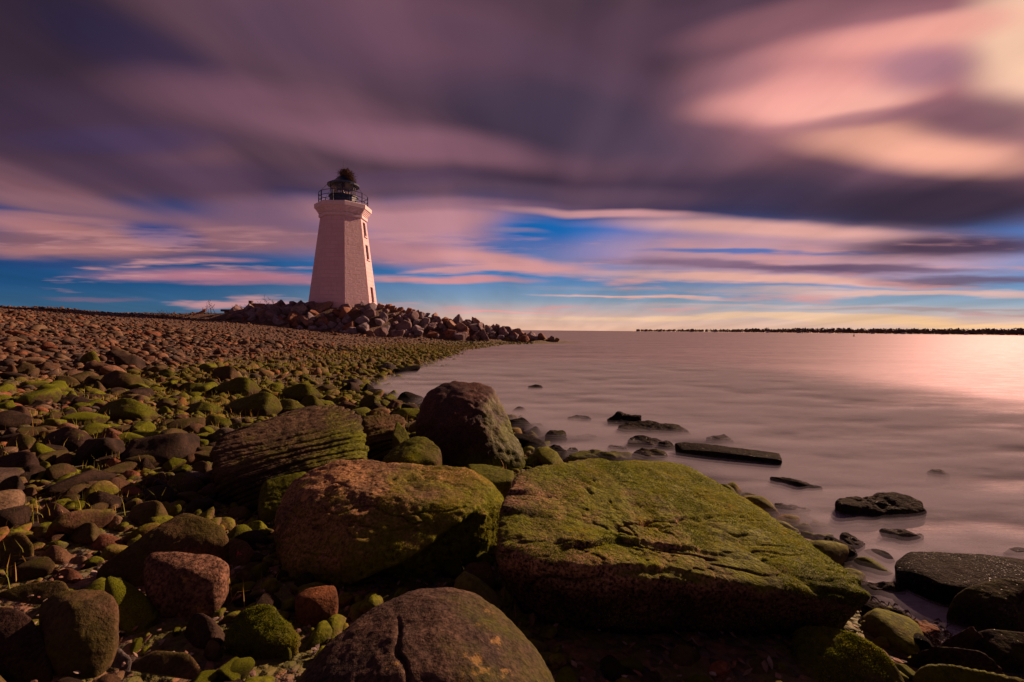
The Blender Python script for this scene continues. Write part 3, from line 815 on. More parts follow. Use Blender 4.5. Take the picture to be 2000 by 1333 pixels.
def tall_shape(V, dd, c):
    t = (V @ np.array([.75, -.1, .65])) * 16 + 1.6 * fbm(V * 3, 4, 61)
    side_ = sstep(dd[:, 0], .0, .45)
    V = V + dd * (.016 * np.sin(t) * side_ * (.5 + .5 * fbm(V * 4, 3, 62)))[:, None]
    return V + dd * (fbm(V * 6, 5, 63, .64) * .045)[:, None]
boulder([(890, 738, 4.75), (840, 752, 4.6), (955, 750, 4.75), (985, 772, 4.6), (812, 795, 4.45), (830, 765, 4.5), (808, 850, 4.2), (1008, 840, 4.4), (1030, 900, 4.2), (1024, 925, 4.05), (880, 860, 3.95), (950, 900, 3.9), (930, 800, 4.2)], -.02, M_tall,
        'standing_boulder', 'tall dark brown boulder rising against the water beyond the rounded boulder', p=13, sub=6, rough=.05, fs=1.8, seed=10, shape=tall_shape, base=.98)
def layer_shape(V, dd, c):
    q_ = V @ np.array([-.36, .35, .86]) + .03 * fbm(V * np.array([1.2, 1.2, 3]), 4, 71)
    t = q_ * 24; fr = np.abs(t - np.floor(t) - .5) * 2
    amp = .5 + .5 * vnoise(np.stack([t * 0 + np.floor(t) * 1.7, V[:, 0] * 2, V[:, 1] * 2], 1), 72)
    V = V - dd * (.075 * amp * sstep(fr, .62, 1.0))[:, None] + dd * ((.035 * (_hash(np.floor(t).astype(np.int64), 0 * np.floor(t).astype(np.int64), 0 * np.floor(t).astype(np.int64), 5) - .5)))[:, None]
    t2 = q_ * 75; V = V - dd * (.008 * np.abs(np.sin(t2 * 3.14)))[:, None]
    return V + dd * (fbm(V * np.array([6, 6, 14]), 4, 73, .6) * .018)[:, None]
boulder([(414, 868, 3.35), (445, 852, 3.7), (560, 806, 4.0), (640, 795, 4.1), (705, 806, 3.95), (716, 850, 3.7), (712, 895, 3.5), (425, 930, 3.1), (480, 985, 2.95), (560, 960, 2.95), (700, 905, 3.3), (600, 880, 3.3)], .0, M_layer,
        'striped_boulder', 'long layered boulder with deep parallel ridges like rotten wood', p=26, sub=7, rough=.03, fs=2.2, seed=12, shape=layer_shape, base=.97)
def ground_depth(px, py):
    ys = np.concatenate([np.arange(1.0, 12, .05), np.arange(12, 60, .25)])
    d = ray(px, py)
    zt_ = terrain(d.x * ys, ys); zr_ = EYE + d.z * ys
    k = np.argmax(zr_ <= zt_)
    return float(ys[k]) if (zr_ <= zt_).any() else 55.0
def grounded(pts, zb, mat, name, label, k_=.5, **k):
    """same outline, its foot set where the sight line meets the beach"""
    lowp = max(pts, key=lambda t: t[1]); Yb = ground_depth(lowp[0], lowp[1] + 4); Ym = min(t[2] for t in pts)
    return boulder([(a_, b_, Yb + (c_ - Ym) * k_) for a_, b_, c_ in pts], zb, mat, name, label, **k)
def ledge(pts, zb, mat, name, label, **k): return boulder(pts, zb, mat, name, label, **k)
boulder([(745, 902, 3.3), (765, 878, 3.4), (810, 851, 3.5), (838, 855, 3.5), (860, 885, 3.4), (850, 905, 3.25), (800, 900, 3.15)], .0, M_green, 'wedge_boulder', 'green peaked boulder between the striped boulder and the tall dark one', p=16, seed=14, rough=.03, moss_n=9000)
boulder([(705, 815, 4.4), (745, 805, 4.6), (790, 812, 4.6), (800, 850, 4.3), (720, 860, 4.1), (770, 870, 4.1)], .0, M_olive, 'shelf_boulder', 'dark shelf-like boulder right behind the end of the striped boulder', p=18, seed=15, rough=.04, shape=layer_shape)
boulder([(775, 822, 4.0), (795, 838, 3.9), (802, 858, 3.8), (765, 850, 3.8), (780, 865, 3.7)], .0, M_green, 'leaning_stone', 'small leaning green stone beside the left foot of the tall dark boulder', p=14, seed=16, rough=.02, sub=5)
boulder([(500, 985, 2.85), (512, 935, 3.0), (560, 922, 3.05), (600, 915, 3.1), (590, 985, 2.8), (505, 1005, 2.75)], .0, M_green, 'mossy_boulder', 'dull green boulder tucked behind the left shoulder of the orange-topped boulder', p=12, seed=17, rough=.03)
boulder([(912, 906, 3.3), (950, 908, 3.3), (1002, 922, 3.15), (1000, 938, 3.0), (925, 935, 3.0), (965, 945, 2.95)], .05, M_green, 'flat_boulder', 'bright green flat rock wedged behind the gap between the two biggest boulders', p=18, seed=18, rough=.02, sub=5)
grounded([(900, 1120, 2.0), (920, 1100, 2.08), (955, 1098, 2.1), (965, 1140, 1.95), (905, 1160, 1.9)], .0, M_olive, 'wedged_boulder', 'dim olive rock in the dark gap just left of the huge slab', p=12, seed=19, rough=.02, sub=5)
grounded([(280, 1085, 2.08), (300, 1074, 2.15), (345, 1070, 2.2), (430, 1078, 2.2), (456, 1095, 2.12), (440, 1140, 1.96), (420, 1190, 1.86), (280, 1150, 1.9), (290, 1205, 1.82), (350, 1100, 1.95), (370, 1215, 1.82), (400, 1120, 1.92)], .0, M_pink, 'granite_boulder', 'pinkish speckled granite boulder standing left in the foreground', p=13, seed=21, rough=.035, base=.9)
grounded([(372, 984, 2.75), (330, 1000, 2.65), (420, 1010, 2.65), (448, 1045, 2.5), (250, 1060, 2.35), (175, 1110, 2.15), (168, 1140, 2.1), (270, 1150, 2.1), (400, 1060, 2.35), (320, 1040, 2.4)], .0, M_olive, 'ridged_boulder', 'long peaked mossy boulder sloping down left behind the pinkish granite one', p=12, seed=22, rough=.04)
grounded([(395, 1075, 2.3), (430, 1050, 2.4), (475, 1050, 2.4), (502, 1075, 2.3), (500, 1105, 2.2), (450, 1110, 2.1)], .0, M_olive, 'rounded_stone', 'rounded green boulder just right behind the pinkish granite boulder', p=9, seed=23, rough=.02)
grounded([(430, 1245, 1.78), (470, 1185, 1.88), (520, 1171, 1.92), (555, 1205, 1.86), (592, 1245, 1.76), (585, 1285, 1.66), (500, 1305, 1.6), (435, 1280, 1.68), (500, 1230, 1.68)], .0, M_green, 'lobed_boulder', 'bright green lumpy boulder just left of the domed one', p=13, seed=24, rough=.045, fs=4, moss_n=9000)
grounded([(575, 1165, 1.98), (600, 1150, 2.05), (655, 1143, 2.06), (663, 1165, 1.96), (655, 1215, 1.82), (605, 1235, 1.8), (578, 1190, 1.86), (600, 1170, 1.88)], .0, M_rust, 'square_block', 'small square-edged rusty block below the orange-topped boulder', p=26, seed=25, rough=.015, sub=5)
grounded([(75, 1175, 1.86), (110, 1150, 1.95), (200, 1155, 1.95), (225, 1180, 1.86), (222, 1260, 1.68), (180, 1333, 1.52), (90, 1300, 1.56), (80, 1240, 1.66), (140, 1180, 1.74)], .0, M_olive, 'broad_boulder', 'broad olive green boulder half in shadow near the lower left corner', p=15, seed=26, rough=.03)
grounded([(-60, 1190, 1.66), (20, 1180, 1.7), (70, 1205, 1.64), (105, 1270, 1.52), (108, 1340, 1.40), (0, 1350, 1.36), (-60, 1340, 1.38), (0, 1240, 1.5)], .0, M_dark, 'smooth_boulder', 'smooth dark brown boulder cut off by the lower left corner', p=11, seed=27, rough=.02)
grounded([(-10, 1160, 2.05), (40, 1140, 2.12), (120, 1137, 2.15), (140, 1160, 2.05), (60, 1185, 1.95)], .05, M_olive, 'low_boulder', 'low olive boulder showing above the broad shadowed one at left', p=10, seed=28, rough=.02, sub=5)
grounded([(0, 1050, 2.5), (40, 1035, 2.55), (68, 1060, 2.45), (66, 1100, 2.32), (20, 1120, 2.25), (-20, 1100, 2.3)], .1, M_olive, 'speckled_boulder', 'speckled round boulder on the left edge above the lower left corner', p=9, seed=29, rough=.02, sub=5)
grounded([(250, 1300, 1.6), (300, 1268, 1.68), (370, 1275, 1.66), (402, 1310, 1.56), (380, 1350, 1.48), (270, 1350, 1.48)], .0, M_olive, 'low_boulder', 'low olive boulder on the bottom edge below the pinkish granite boulder', p=11, seed=30, rough=.02, sub=5)
grounded([(200, 1290, 1.66), (225, 1255, 1.74), (262, 1280, 1.66), (255, 1340, 1.5), (205, 1340, 1.5)], .0, M_grey, 'upright_stone', 'narrow upright greenish grey stone between two low boulders, bottom left', p=10, seed=31, rough=.02, sub=5)
# right foreground
def zb_(pts, mat, name, label, **k):
    boulder(None, -.08, mat, name, label, world_pts=[tuple(onz(*q_)) for q_ in pts], **k)
zb_([(1548, 1230, .10), (1600, 1214, .16), (1700, 1240, .17), (1760, 1290, .12), (1780, 1340, .06), (1700, 1390, .03), (1560, 1333, .05), (1540, 1265, .08), (1640, 1270, .14)], M_green, 'mossy_boulder', 'smooth bright green boulder under the right tip of the huge slab', p=11, seed=32, rough=.02, moss_n=14000)
zb_([(1750, 1095, .10), (1775, 1077, .13), (1960, 1086, .13), (2090, 1108, .13), (2100, 1170, .10), (1840, 1143, .13), (1752, 1118, .10), (1790, 1112, .14)], M_wet, 'wet_boulder', 'long black wet boulder with glittering flat top at the right edge', p=18, seed=33, rough=.012)
zb_([(1842, 1190, .08), (1870, 1145, .17), (1960, 1122, .22), (2050, 1140, .20), (1950, 1180, .16), (2080, 1210, .08), (1880, 1215, .04)], M_wetg, 'hump_boulder', 'dark smooth humped boulder directly before the glittering flat-topped one', p=11, seed=34, rough=.02)
zb_([(1882, 1240, .10), (1930, 1222, .14), (2050, 1242, .14), (2070, 1295, .08), (1960, 1277, .10), (1890, 1262, .07)], M_wetg, 'pitted_boulder', 'flat wet boulder with pitted top, third down the right edge', p=16, seed=35, rough=.02)
zb_([(1808, 1278, .08), (1840, 1262, .13), (1920, 1272, .13), (1965, 1312, .08), (1900, 1330, .03), (1820, 1302, .04)], M_wetg, 'low_boulder', 'low dark green boulder above the bottom right corner', p=10, seed=36, rough=.015, sub=5)
zb_([(1775, 1320, .06), (1800, 1292, .11), (1900, 1300, .12), (2010, 1345, .08), (1850, 1385, .03)], M_green, 'low_boulder', 'low mossy boulder cut off by the bottom right edge', p=10, seed=37, rough=.015, sub=5)
zb_([(1842, 1258, .05), (1865, 1245, .09), (1895, 1255, .08), (1890, 1274, .04), (1850, 1272, .03)], M_dark, 'small_stone', 'small dark rounded stone among the wet boulders at lower right', p=9, seed=38, rough=.01, sub=5)
zb_([(1866, 1202, .03), (1890, 1194, .06), (1945, 1205, .06), (1955, 1222, .02), (1880, 1222, .02)], M_olive, 'flat_stone', 'small flat olive stone peeping out below the humped wet boulder', p=9, seed=39, rough=.01, sub=5)
# rocks standing in the water
def wrock(pts, mat, name, label, **k):
    k.setdefault('sub', 5); k.setdefault('rough', .07); k.setdefault('fs', 5.0)
    lowp = max(pts, key=lambda t: t[1]); Y0 = onz(lowp[0], lowp[1] + 6, 0).y; Ym = min(t[2] for t in pts)
    top_ = min(t[1] for t in pts); h_ = lowp[1] - top_
    pts = [(a_, b_ - (.30 * h_ if b_ > top_ + .5 * h_ else 0), Y0 + (c_ - Ym) * .42) for a_, b_, c_ in pts]
    boulder(pts, -.12, mat, name, label, cat='sea rock', **k)
wrock([(1628, 978, 3.5), (1650, 966, 3.6), (1712, 961, 3.7), (1740, 975, 3.65), (1800, 990, 3.6), (1805, 1015, 3.35), (1720, 1018, 3.2), (1640, 1000, 3.25)], M_wet, 'humped_sea_rock', 'black humped rock alone in the water right of the huge slab', seed=41, sub=6)
wrock([(1318, 866, 5.3), (1335, 863, 5.35), (1520, 902, 4.62), (1523, 918, 4.35), (1330, 880, 5.0), (1440, 905, 4.55)], M_wet, 'beam_rock', 'long straight beam-shaped rock slanting out of the water', seed=42, p=30, sub=6, rough=.012)
wrock([(1500, 928, 4.5), (1530, 935, 4.45), (1610, 962, 4.1), (1560, 958, 4.1)], M_wet, 'awash_rock', 'low glistening rock continuing the line of the beam-shaped one', seed=43)
wrock([(1205, 838, 6.2), (1225, 826, 6.4), (1320, 825, 6.4), (1345, 840, 6.2), (1356, 855, 5.9), (1215, 852, 5.8), (1300, 855, 5.75)], M_wet, 'bread_shaped_rock', 'broad loaf-shaped black rock shining on its right end', seed=44, sub=6, p=14)
wrock([(1183, 818, 6.9), (1200, 805, 7.0), (1212, 804, 7.0), (1252, 824, 6.7), (1186, 835, 6.5), (1230, 838, 6.4)], M_wet, 'pointed_rock', 'pointed black rock behind the left end of the loaf-shaped one', seed=45, p=16)
wrock([(1107, 815, 7.4), (1125, 808, 7.6), (1150, 815, 7.5), (1152, 824, 7.2), (1112, 823, 7.2)], M_wet, 'small_sea_rock', 'small dark rock fading into mist left of the pointed black one', seed=46, p=14)
wrock([(1125, 850, 6.0), (1140, 845, 6.1), (1168, 853, 6.0), (1160, 858, 5.8), (1128, 857, 5.8)], M_wet, 'small_sea_rock', 'little low rock in the mist left of the loaf-shaped rock', seed=47, p=14)
wrock([(1222, 862, 5.6), (1235, 854, 5.7), (1275, 858, 5.65), (1291, 870, 5.5), (1285, 880, 5.2), (1228, 875, 5.25)], M_wet, 'oblong_rock', 'oblong black rock just in front of the loaf-shaped one', seed=48, p=16)
wrock([(1288, 875, 5.4), (1303, 862, 5.5), (1326, 884, 5.2), (1300, 886, 5.1)], M_wet, 'wedge_rock', 'small triangular rock at the near end of the beam-shaped one', seed=49, p=16)
wrock([(1232, 897, 4.85), (1255, 877, 4.95), (1275, 875, 4.95), (1300, 897, 4.8), (1295, 905, 4.55), (1240, 905, 4.55)], M_wetg, 'domed_sea_rock', 'dark dome-shaped rock just over the far edge of the huge slab', seed=50, p=11)
wrock([(1112, 893, 4.6), (1135, 878, 4.7), (1190, 884, 4.7), (1238, 892, 4.65), (1235, 905, 4.4), (1120, 903, 4.3)], M_green, 'mossy_sea_rock', 'yellow-green mossy rock lying against the back of the huge slab', seed=51, p=14)
wrock([(1380, 860, 5.9), (1400, 851, 6.0), (1420, 853, 6.0), (1432, 868, 5.7), (1395, 868, 5.7)], M_wet, 'small_sea_rock', 'small rock with a shining right edge beyond the beam-shaped rock', seed=52, p=14)
wrock([(1190, 876, 5.3), (1205, 872, 5.4), (1228, 880, 5.25), (1222, 886, 5.1), (1194, 884, 5.1)], M_wet, 'small_sea_rock', 'tiny low black rock between the mossy one and the oblong one', seed=53, p=14)
wrock([(1065, 853, 5.9), (1080, 842, 6.0), (1102, 848, 5.95), (1106, 862, 5.7), (1070, 863, 5.7)], M_wetg, 'small_sea_rock', 'dim green rounded rock in the mist right of the tall dark boulder', seed=54, p=9)
wrock([(1057, 885, 4.9), (1065, 873, 5.0), (1090, 872, 5.0), (1105, 888, 4.85), (1098, 897, 4.65), (1062, 897, 4.65)], M_wet, 'small_sea_rock', 'shiny black cobble at the right foot of the tall dark boulder', seed=55, p=9)
wrock([(1102, 880, 4.95), (1112, 871, 5.0), (1125, 873, 5.0), (1131, 885, 4.85), (1110, 894, 4.7)], M_wetg, 'small_sea_rock', 'upright black cobble touching the left side of the mossy sea rock', seed=56, p=9)
wrock([(1598, 1052, 2.95), (1615, 1046, 3.0), (1655, 1072, 2.8), (1676, 1096, 2.65), (1640, 1090, 2.6)], M_wet, 'sloping_rock', 'black wave-washed rock along the right edge of the huge slab', seed=57, p=12)
wrock([(1640, 1045, 3.05), (1652, 1041, 3.1), (1690, 1070, 2.9), (1685, 1078, 2.75), (1655, 1062, 2.85)], M_wet, 'awash_rock', 'low rock awash in foam just right of the sloping wave-washed one', seed=58, p=12)
wrock([(1720, 1040, 3.15), (1760, 1036, 3.2), (1800, 1042, 3.15), (1806, 1056, 3.0), (1760, 1054, 3.0)], M_wet, 'awash_rock', 'flat dark rock barely showing below the black humped one', seed=59, p=12)
wrock([(1815, 925, 4.5), (1835, 922, 4.55), (1860, 928, 4.5), (1845, 935, 4.35)], M_wet, 'awash_rock', 'tiny black rock awash far right, beyond the black humped one', seed=60, p=12)
wrock([(1955, 1078, 2.85), (1975, 1070, 2.9), (2010, 1072, 2.9), (2010, 1084, 2.8), (1965, 1086, 2.75)], M_wet, 'awash_rock', 'small dark rock touching the right edge above the glittering boulder', seed=61, p=12)
wrock([(1030, 756, 11.6), (1045, 752, 11.8), (1062, 758, 11.5), (1040, 761, 11.2)], M_wet, 'awash_rock', 'lone little rock in the mist beyond the tall dark boulder', seed=62, p=12, sub=4)
wrock([(1515, 991, 3.55), (1530, 988, 3.6), (1580, 1003, 3.45), (1550, 1006, 3.35)], M_wet, 'awash_rock', 'thin dark ripple of rock close to the right flank of the slab', seed=63, p=12)
wrock([(1690, 1140, 2.3), (1715, 1130, 2.36), (1755, 1148, 2.28), (1762, 1162, 2.16), (1705, 1158, 2.16)], M_wet, 'awash_rock', 'dark rock awash just beyond the right tip of the huge slab', seed=64, p=12)
wrock([(1760, 1228, 2.02), (1785, 1212, 2.08), (1830, 1222, 2.05), (1840, 1245, 1.95), (1790, 1248, 1.9)], M_rust, 'half_sunk_stone', 'half-sunk reddish stone in shallow water beside the seaweed', seed=65, p=10)
wrock([(1685, 1185, 2.15), (1705, 1178, 2.2), (1760, 1205, 2.08), (1775, 1225, 1.98), (1740, 1225, 1.98)], M_wet, 'wet_ledge_stone', 'narrow wet black stone running into the seaweed', seed=66, p=16)

# mid-beach boulders big enough to know one by one: x0 y0 x1 y1 in the photo
def beach_rock(x0, y0, x1, y1, mat, name, label, seed, p=11, sub=5, lean=.2):
    Yf = ground_depth((x0 + x1) / 2, y1); w = (x1 - x0) / F * Yf
    D = min(w * .75, 1.6); Yc = Yf + D * .5
    r_ = random.Random(seed)
    xm = x0 + (x1 - x0) * r_.uniform(.35, .65); h = y1 - y0
    pts = [(x0, y0 + h * .6, Yc), (x0 + (x1 - x0) * .15, y0 + h * r_.uniform(.15, .4), Yc + D * .2), (xm, y0, Yc + D * .1), (xm + (x1 - x0) * .2, y0 + h * r_.uniform(0, .15), Yc),
           (x1 - (x1 - x0) * .08, y0 + h * r_.uniform(.25, .5), Yc + D * .1), (x1, y0 + h * .7, Yc), (x0 + (x1 - x0) * .3, y0 + h * .7, Yf + D * .05), (x0 + (x1 - x0) * .7, y0 + h * .7, Yf + D * .05), (xm, y0 + h * .3, Yf + D * .3)]
    c = P((x0 + x1) / 2, y1, Yf)
    return boulder(pts, c.z - .06, mat, name, label, p=p, sub=sub, seed=seed, rough=.03 * min(1, w * 2), base=.92)
MC = {
 'brown': rock_mat('cobble_brown', (.15, .085, .05), (.075, .045, .032), moss=-.6, speck=.35, up=.4),
 'rust-red': rock_mat('cobble_rust', (.25, .095, .05), (.12, .055, .035), moss=-.8, speck=.35),
 'grey': rock_mat('cobble_grey', (.12, .10, .095), (.06, .05, .048), moss=-.8, speck=.35),
 'tan': rock_mat('cobble_tan', (.24, .155, .095), (.13, .085, .055), moss=-.8, speck=.3),
 'dark brown': rock_mat('cobble_dark', (.065, .04, .03), (.03, .022, .018), moss=-.7, speck=.4),
 'green mossy': rock_mat('cobble_mossy', (.10, .06, .035), (.06, .045, .03), moss=.75, speck=.3, up=.8),
 'olive': rock_mat('cobble_olive', (.13, .08, .045), (.07, .05, .03), moss=.2, speck=.3, up=.8, mossl=(.10, .095, .015)),
 'wet black': M_wet,
}
beach_rock(185, 775, 315, 825, M_green, 'mossy_boulder', 'wide dark green boulder alone in the middle of the left beach', 80)
beach_rock(548, 747, 628, 786, M_green, 'mossy_boulder', 'round green boulder standing above the tall dark boulder\'s left, near the waterline grass', 81)
beach_rock(582, 770, 636, 802, M_green, 'mossy_boulder', 'green boulder leaning on the right side of the round green one', 82)
beach_rock(415, 737, 512, 776, M_green, 'mossy_boulder', 'green boulder with a steep shadowed left side, mid beach', 83, p=18)
beach_rock(436, 766, 552, 814, M_green, 'wedge_boulder', 'long green wedge of rock rising right, above the striped boulder', 84, p=20)
beach_rock(350, 785, 440, 812, M_green, 'flat_boulder', 'low bright green slab left of the long green wedge', 85)
beach_rock(412, 714, 466, 745, M_olive, 'pointed_boulder', 'dark pointed stone standing up behind the mid-beach green boulders', 86, p=20)
beach_rock(190, 722, 285, 765, M_olive, 'pyramid_boulder', 'broad low pyramid of olive rock on the left beach', 87, p=18)
beach_rock(300, 720, 350, 742, M_green, 'mossy_boulder', 'green boulder right behind the broad olive pyramid', 88)
beach_rock(395, 810, 455, 838, M_green, 'mossy_boulder', 'rounded green stone just above the striped boulder\'s left end', 89)
beach_rock(440, 826, 512, 850, M_green, 'angular_boulder', 'yellow-green angular stone touching the top of the striped boulder', 90, p=20)
beach_rock(345, 745, 415, 770, M_green, 'mossy_boulder', 'green boulder left of the steep-sided green one', 91)
beach_rock(75, 830, 190, 885, M_dark, 'dark_boulder', 'very dark low boulder in the left beach, brown stones around it', 92)
beach_rock(-15, 880, 85, 935, M_dark, 'dark_boulder', 'dark brown boulder on the left edge, above mid height of the stones', 93)
beach_rock(700, 770, 745, 805, M_green, 'mossy_boulder', 'green boulder behind the right end of the striped boulder', 94)
beach_rock(662, 738, 712, 758, M_grey, 'grey_boulder', 'low dark grey stone at the start of the misty water', 95)
beach_rock(735, 708, 775, 725, M_grey, 'grey_boulder', 'dark grey stone on the grassy waterline left of the mist', 96)
beach_rock(520, 778, 600, 812, M_green, 'angular_boulder', 'green roof-shaped stone right above the striped boulder\'s highest part', 97, p=20)

HAND = []
for n_, (x0, y0, x1, y1, c_) in enumerate([
    (73, 978, 146, 1026, 'brown'), (-10, 926, 54, 978, 'dark brown'), (30, 948, 80, 984, 'brown'), (160, 958, 250, 1000, 'dark brown'), (195, 1005, 250, 1037, 'tan'),
    (243, 977, 335, 1036, 'olive'), (125, 1020, 205, 1066, 'olive'), (155, 1040, 258, 1087, 'rust-red'), (70, 1063, 156, 1116, 'brown'), (125, 1084, 182, 1118, 'tan'),
    (98, 1105, 172, 1152, 'rust-red'), (225, 1143, 278, 1202, 'brown'), (-10, 985, 65, 1022, 'olive'), (55, 1025, 112, 1056, 'olive'), (268, 945, 355, 986, 'dark brown'),
    (342, 930, 402, 962, 'olive'), (230, 948, 286, 972, 'rust-red'), (200, 893, 250, 921, 'rust-red'), (150, 911, 206, 936, 'olive'), (310, 893, 362, 916, 'tan'),
    (372, 900, 416, 928, 'olive'), (352, 918, 404, 937, 'grey'), (222, 917, 281, 941, 'rust-red'), (470, 1016, 526, 1052, 'green mossy'), (504, 1126, 552, 1172, 'green mossy'),
    (353, 1192, 450, 1290, 'dark brown'), (10, 845, 75, 885, 'olive'), (100, 885, 150, 915, 'brown'), (60, 900, 105, 930, 'green mossy'), (270, 838, 330, 868, 'green mossy'),
    (340, 862, 384, 892, 'grey'), (190, 845, 238, 872, 'rust-red'), (385, 940, 440, 975, 'brown'), (440, 985, 498, 1022, 'olive'), (0, 790, 70, 826, 'brown'),
    (90, 1108, 130, 1140, 'brown'), (250, 1085, 285, 1118, 'dark brown'), (455, 1110, 505, 1150, 'dark brown'), (395, 1250, 436, 1300, 'olive'), (0, 1020, 50, 1045, 'brown'),
    (1000, 1225, 1060, 1262, 'green mossy'), (1200, 1255, 1262, 1300, 'brown'), (1300, 1250, 1376, 1320, 'olive'), (1425, 1282, 1530, 1345, 'olive'), (1110, 1262, 1160, 1300, 'tan'), (1440, 1235, 1480, 1262, 'brown'),
    (1120, 1300, 1170, 1340, 'rust-red'), (1235, 1298, 1280, 1340, 'grey'), (1375, 1225, 1420, 1255, 'dark brown'), (1380, 1290, 1430, 1330, 'rust-red')]):
    o = beach_rock(x0, y0, x1, y1, MC[c_], 'cobble', 'x', 700 + n_, p=random.choice([8, 10, 14]))
    HAND.append((o, c_, 'long' if x1 - x0 > 2 * (y1 - y0) else 'rounded', (x0 + x1) / 2, (y0 + y1) / 2))
BOX = [b_ for b_ in BOX]

# ------------------------------------------------------------------ riprap heap under the tower
def unit_rock(seed, k=12, p=14, sub=4, rough=.06, fs=1.6, lo=.7, hi=1.1):
    r_ = np.random.default_rng(seed); N, D = rand_planes(r_, k, lo, hi)
    dirs, Fc = ico(sub); V = dirs * star(dirs, N, D, p)[:, None]
    V = V + dirs * (rough * fbm(V * fs + seed * 3.7, 4, seed))[:, None]
    return V / np.abs(V).max(), Fc
RIP = {
 'grey': rock_mat('riprap_grey', (.38, .31, .35), (.19, .15, .17), moss=-.5, speck=.4, scale=.35, bumpd=.05, zone=(.9, .45, .75)),
 'purple-brown': rock_mat('riprap_purple', (.36, .25, .27), (.18, .12, .13), moss=-.5, speck=.4, scale=.35, bumpd=.05, zone=(.9, .45, .75)),
 'rusty': rock_mat('riprap_rust', (.42, .19, .12), (.22, .11, .08), moss=-.5, speck=.35, scale=.35, bumpd=.05, zone=(.9, .45, .75)),
 'pale tan': rock_mat('riprap_tan', (.48, .30, .23), (.28, .17, .14), moss=-.5, speck=.35, scale=.35, bumpd=.05, zone=(.9, .45, .75)),
}
RV = [unit_rock(200 + i, k=7 + i % 5, p=26, rough=.10, fs=1.8, lo=.55, hi=1.05) for i in range(10)]
rip_mesh = {(i, c): mesh_from('riprap_rock', V, Fc, m) for i, (V, Fc) in enumerate(RV) for c, m in RIP.items()}
rr = random.Random(3)
rocks = []
rows = 6
for row in range(rows + 2):
    x = -27.5 + rr.uniform(0, .8)
    while x < 4.6:
        cz = np.interp(x, *CREST); hwid = np.interp(x, *HALFW); yc = 48 + np.interp(x, [-30, 6], [0, 1])
        foot = max(.25, (cz - np.interp(x, [-27, -20, -13, 0], [2.2, 1.25, .45, .0])) / .74)
        t = row / (rows - 1)
        if row < rows: yy = yc - hwid - foot * (1 - t) + .2
        else: yy = yc - hwid + (row - rows + 1) * .95
        yy += rr.uniform(-.25, .25)
        s = rr.choice([.42, .52, .62, .7, .85, 1.0]) * np.interp(x, [-27, -20, 0, 7], [.8, 1.0, .9, .7])
        if row < rows and t > .7: s *= .8
        if row >= rows: s *= .7
        ok = math.hypot(x - LX, yy - LY) > 3.7 + s * .3 and not (foot < 1.0 and row % 2 == 0 and row < rows)
        if ok and (row < rows or hwid > .5): rocks.append((x, yy, s, row))
        x += s * rr.uniform(1.35, 1.75)
rip = []
for (x, y, s, row) in rocks:
    c = rr.choices(list(RIP), (5, 4, 2, 2))[0]
    z = tz(x, y) + s * .12
    q_ = pix((x, y, z))
    o = link('riprap_rock', rip_mesh[(rr.randrange(10), c)], None, (x, y, z))
    o.rotation_euler = (rr.uniform(-.9, .9), rr.uniform(-.9, .9), rr.uniform(0, 6.28))
    o.scale = (s * rr.uniform(.95, 1.3), s * rr.uniform(.8, 1.05), s * rr.uniform(.65, .95))
    rip.append((q_[0], row, c, o, s))
ORD = ['', 'second', 'third', 'fourth', 'fifth', 'sixth', 'seventh', 'eighth', 'ninth', 'tenth', 'eleventh', 'twelfth', 'thirteenth', 'fourteenth', 'fifteenth', 'sixteenth', 'seventeenth', 'eighteenth', 'nineteenth', 'twentieth']
BAND = ['lowest', 'second lowest', 'third lowest', 'middle', 'second highest', 'highest front', 'inner top', 'rearmost top']
def nth(i): return ORD[i] if i < len(ORD) else 'far'
cnt = {}
for qx_, row, c, o, s in sorted(rip, key=lambda r_: r_[0]):
    part = 'left of the lighthouse' if qx_ < 604 else 'below the lighthouse' if qx_ < 740 else 'right of the lighthouse' if qx_ < 930 else 'near the water tip'
    k = (row, part, c); i = cnt.get(k, 0); cnt[k] = i + 1
    tag(o, f"{nth(i) if i else 'first'} {c} rock from the left, {BAND[row]} row, {part}", 'rock', 'angular rocks heaped round the lighthouse')

# ------------------------------------------------------------------ cobbles
PAL = [tuple(v * 1.25 for v in c) for c in [(.14, .085, .055), (.10, .060, .042), (.22, .085, .045), (.075, .060, .055), (.17, .115, .075), (.12, .06, .04), (.055, .040, .034), (.24, .13, .08)]]
M_loose = rock_mat('mixed_cobbles', (.1, .1, .1), (.07, .045, .033), moss=-.45, speck=.4, zone=(.50, .10, 1.0), palette=PAL, world=True, up=.9, rough=.82, bumpd=.008, mossl=(.19, .21, .008))
heroA = np.array(HERO)
def layer(x0, x1, y0, y1, step, jit, prob, rlo, rhi, seed):
    g = np.random.default_rng(seed)
    X, Y = np.meshgrid(np.arange(x0, x1, step), np.arange(y0, y1, step * .87))
    X[::2] += step / 2
    X = X.ravel() + g.normal(0, jit * step, X.size); Y = Y.ravel() + g.normal(0, jit * step, Y.size)
    k = g.random(X.size) < prob; X, Y = X[k], Y[k]
    r = rlo + (rhi - rlo) * g.random(X.size) ** 1.8
    return np.stack([X, Y, r], 1)
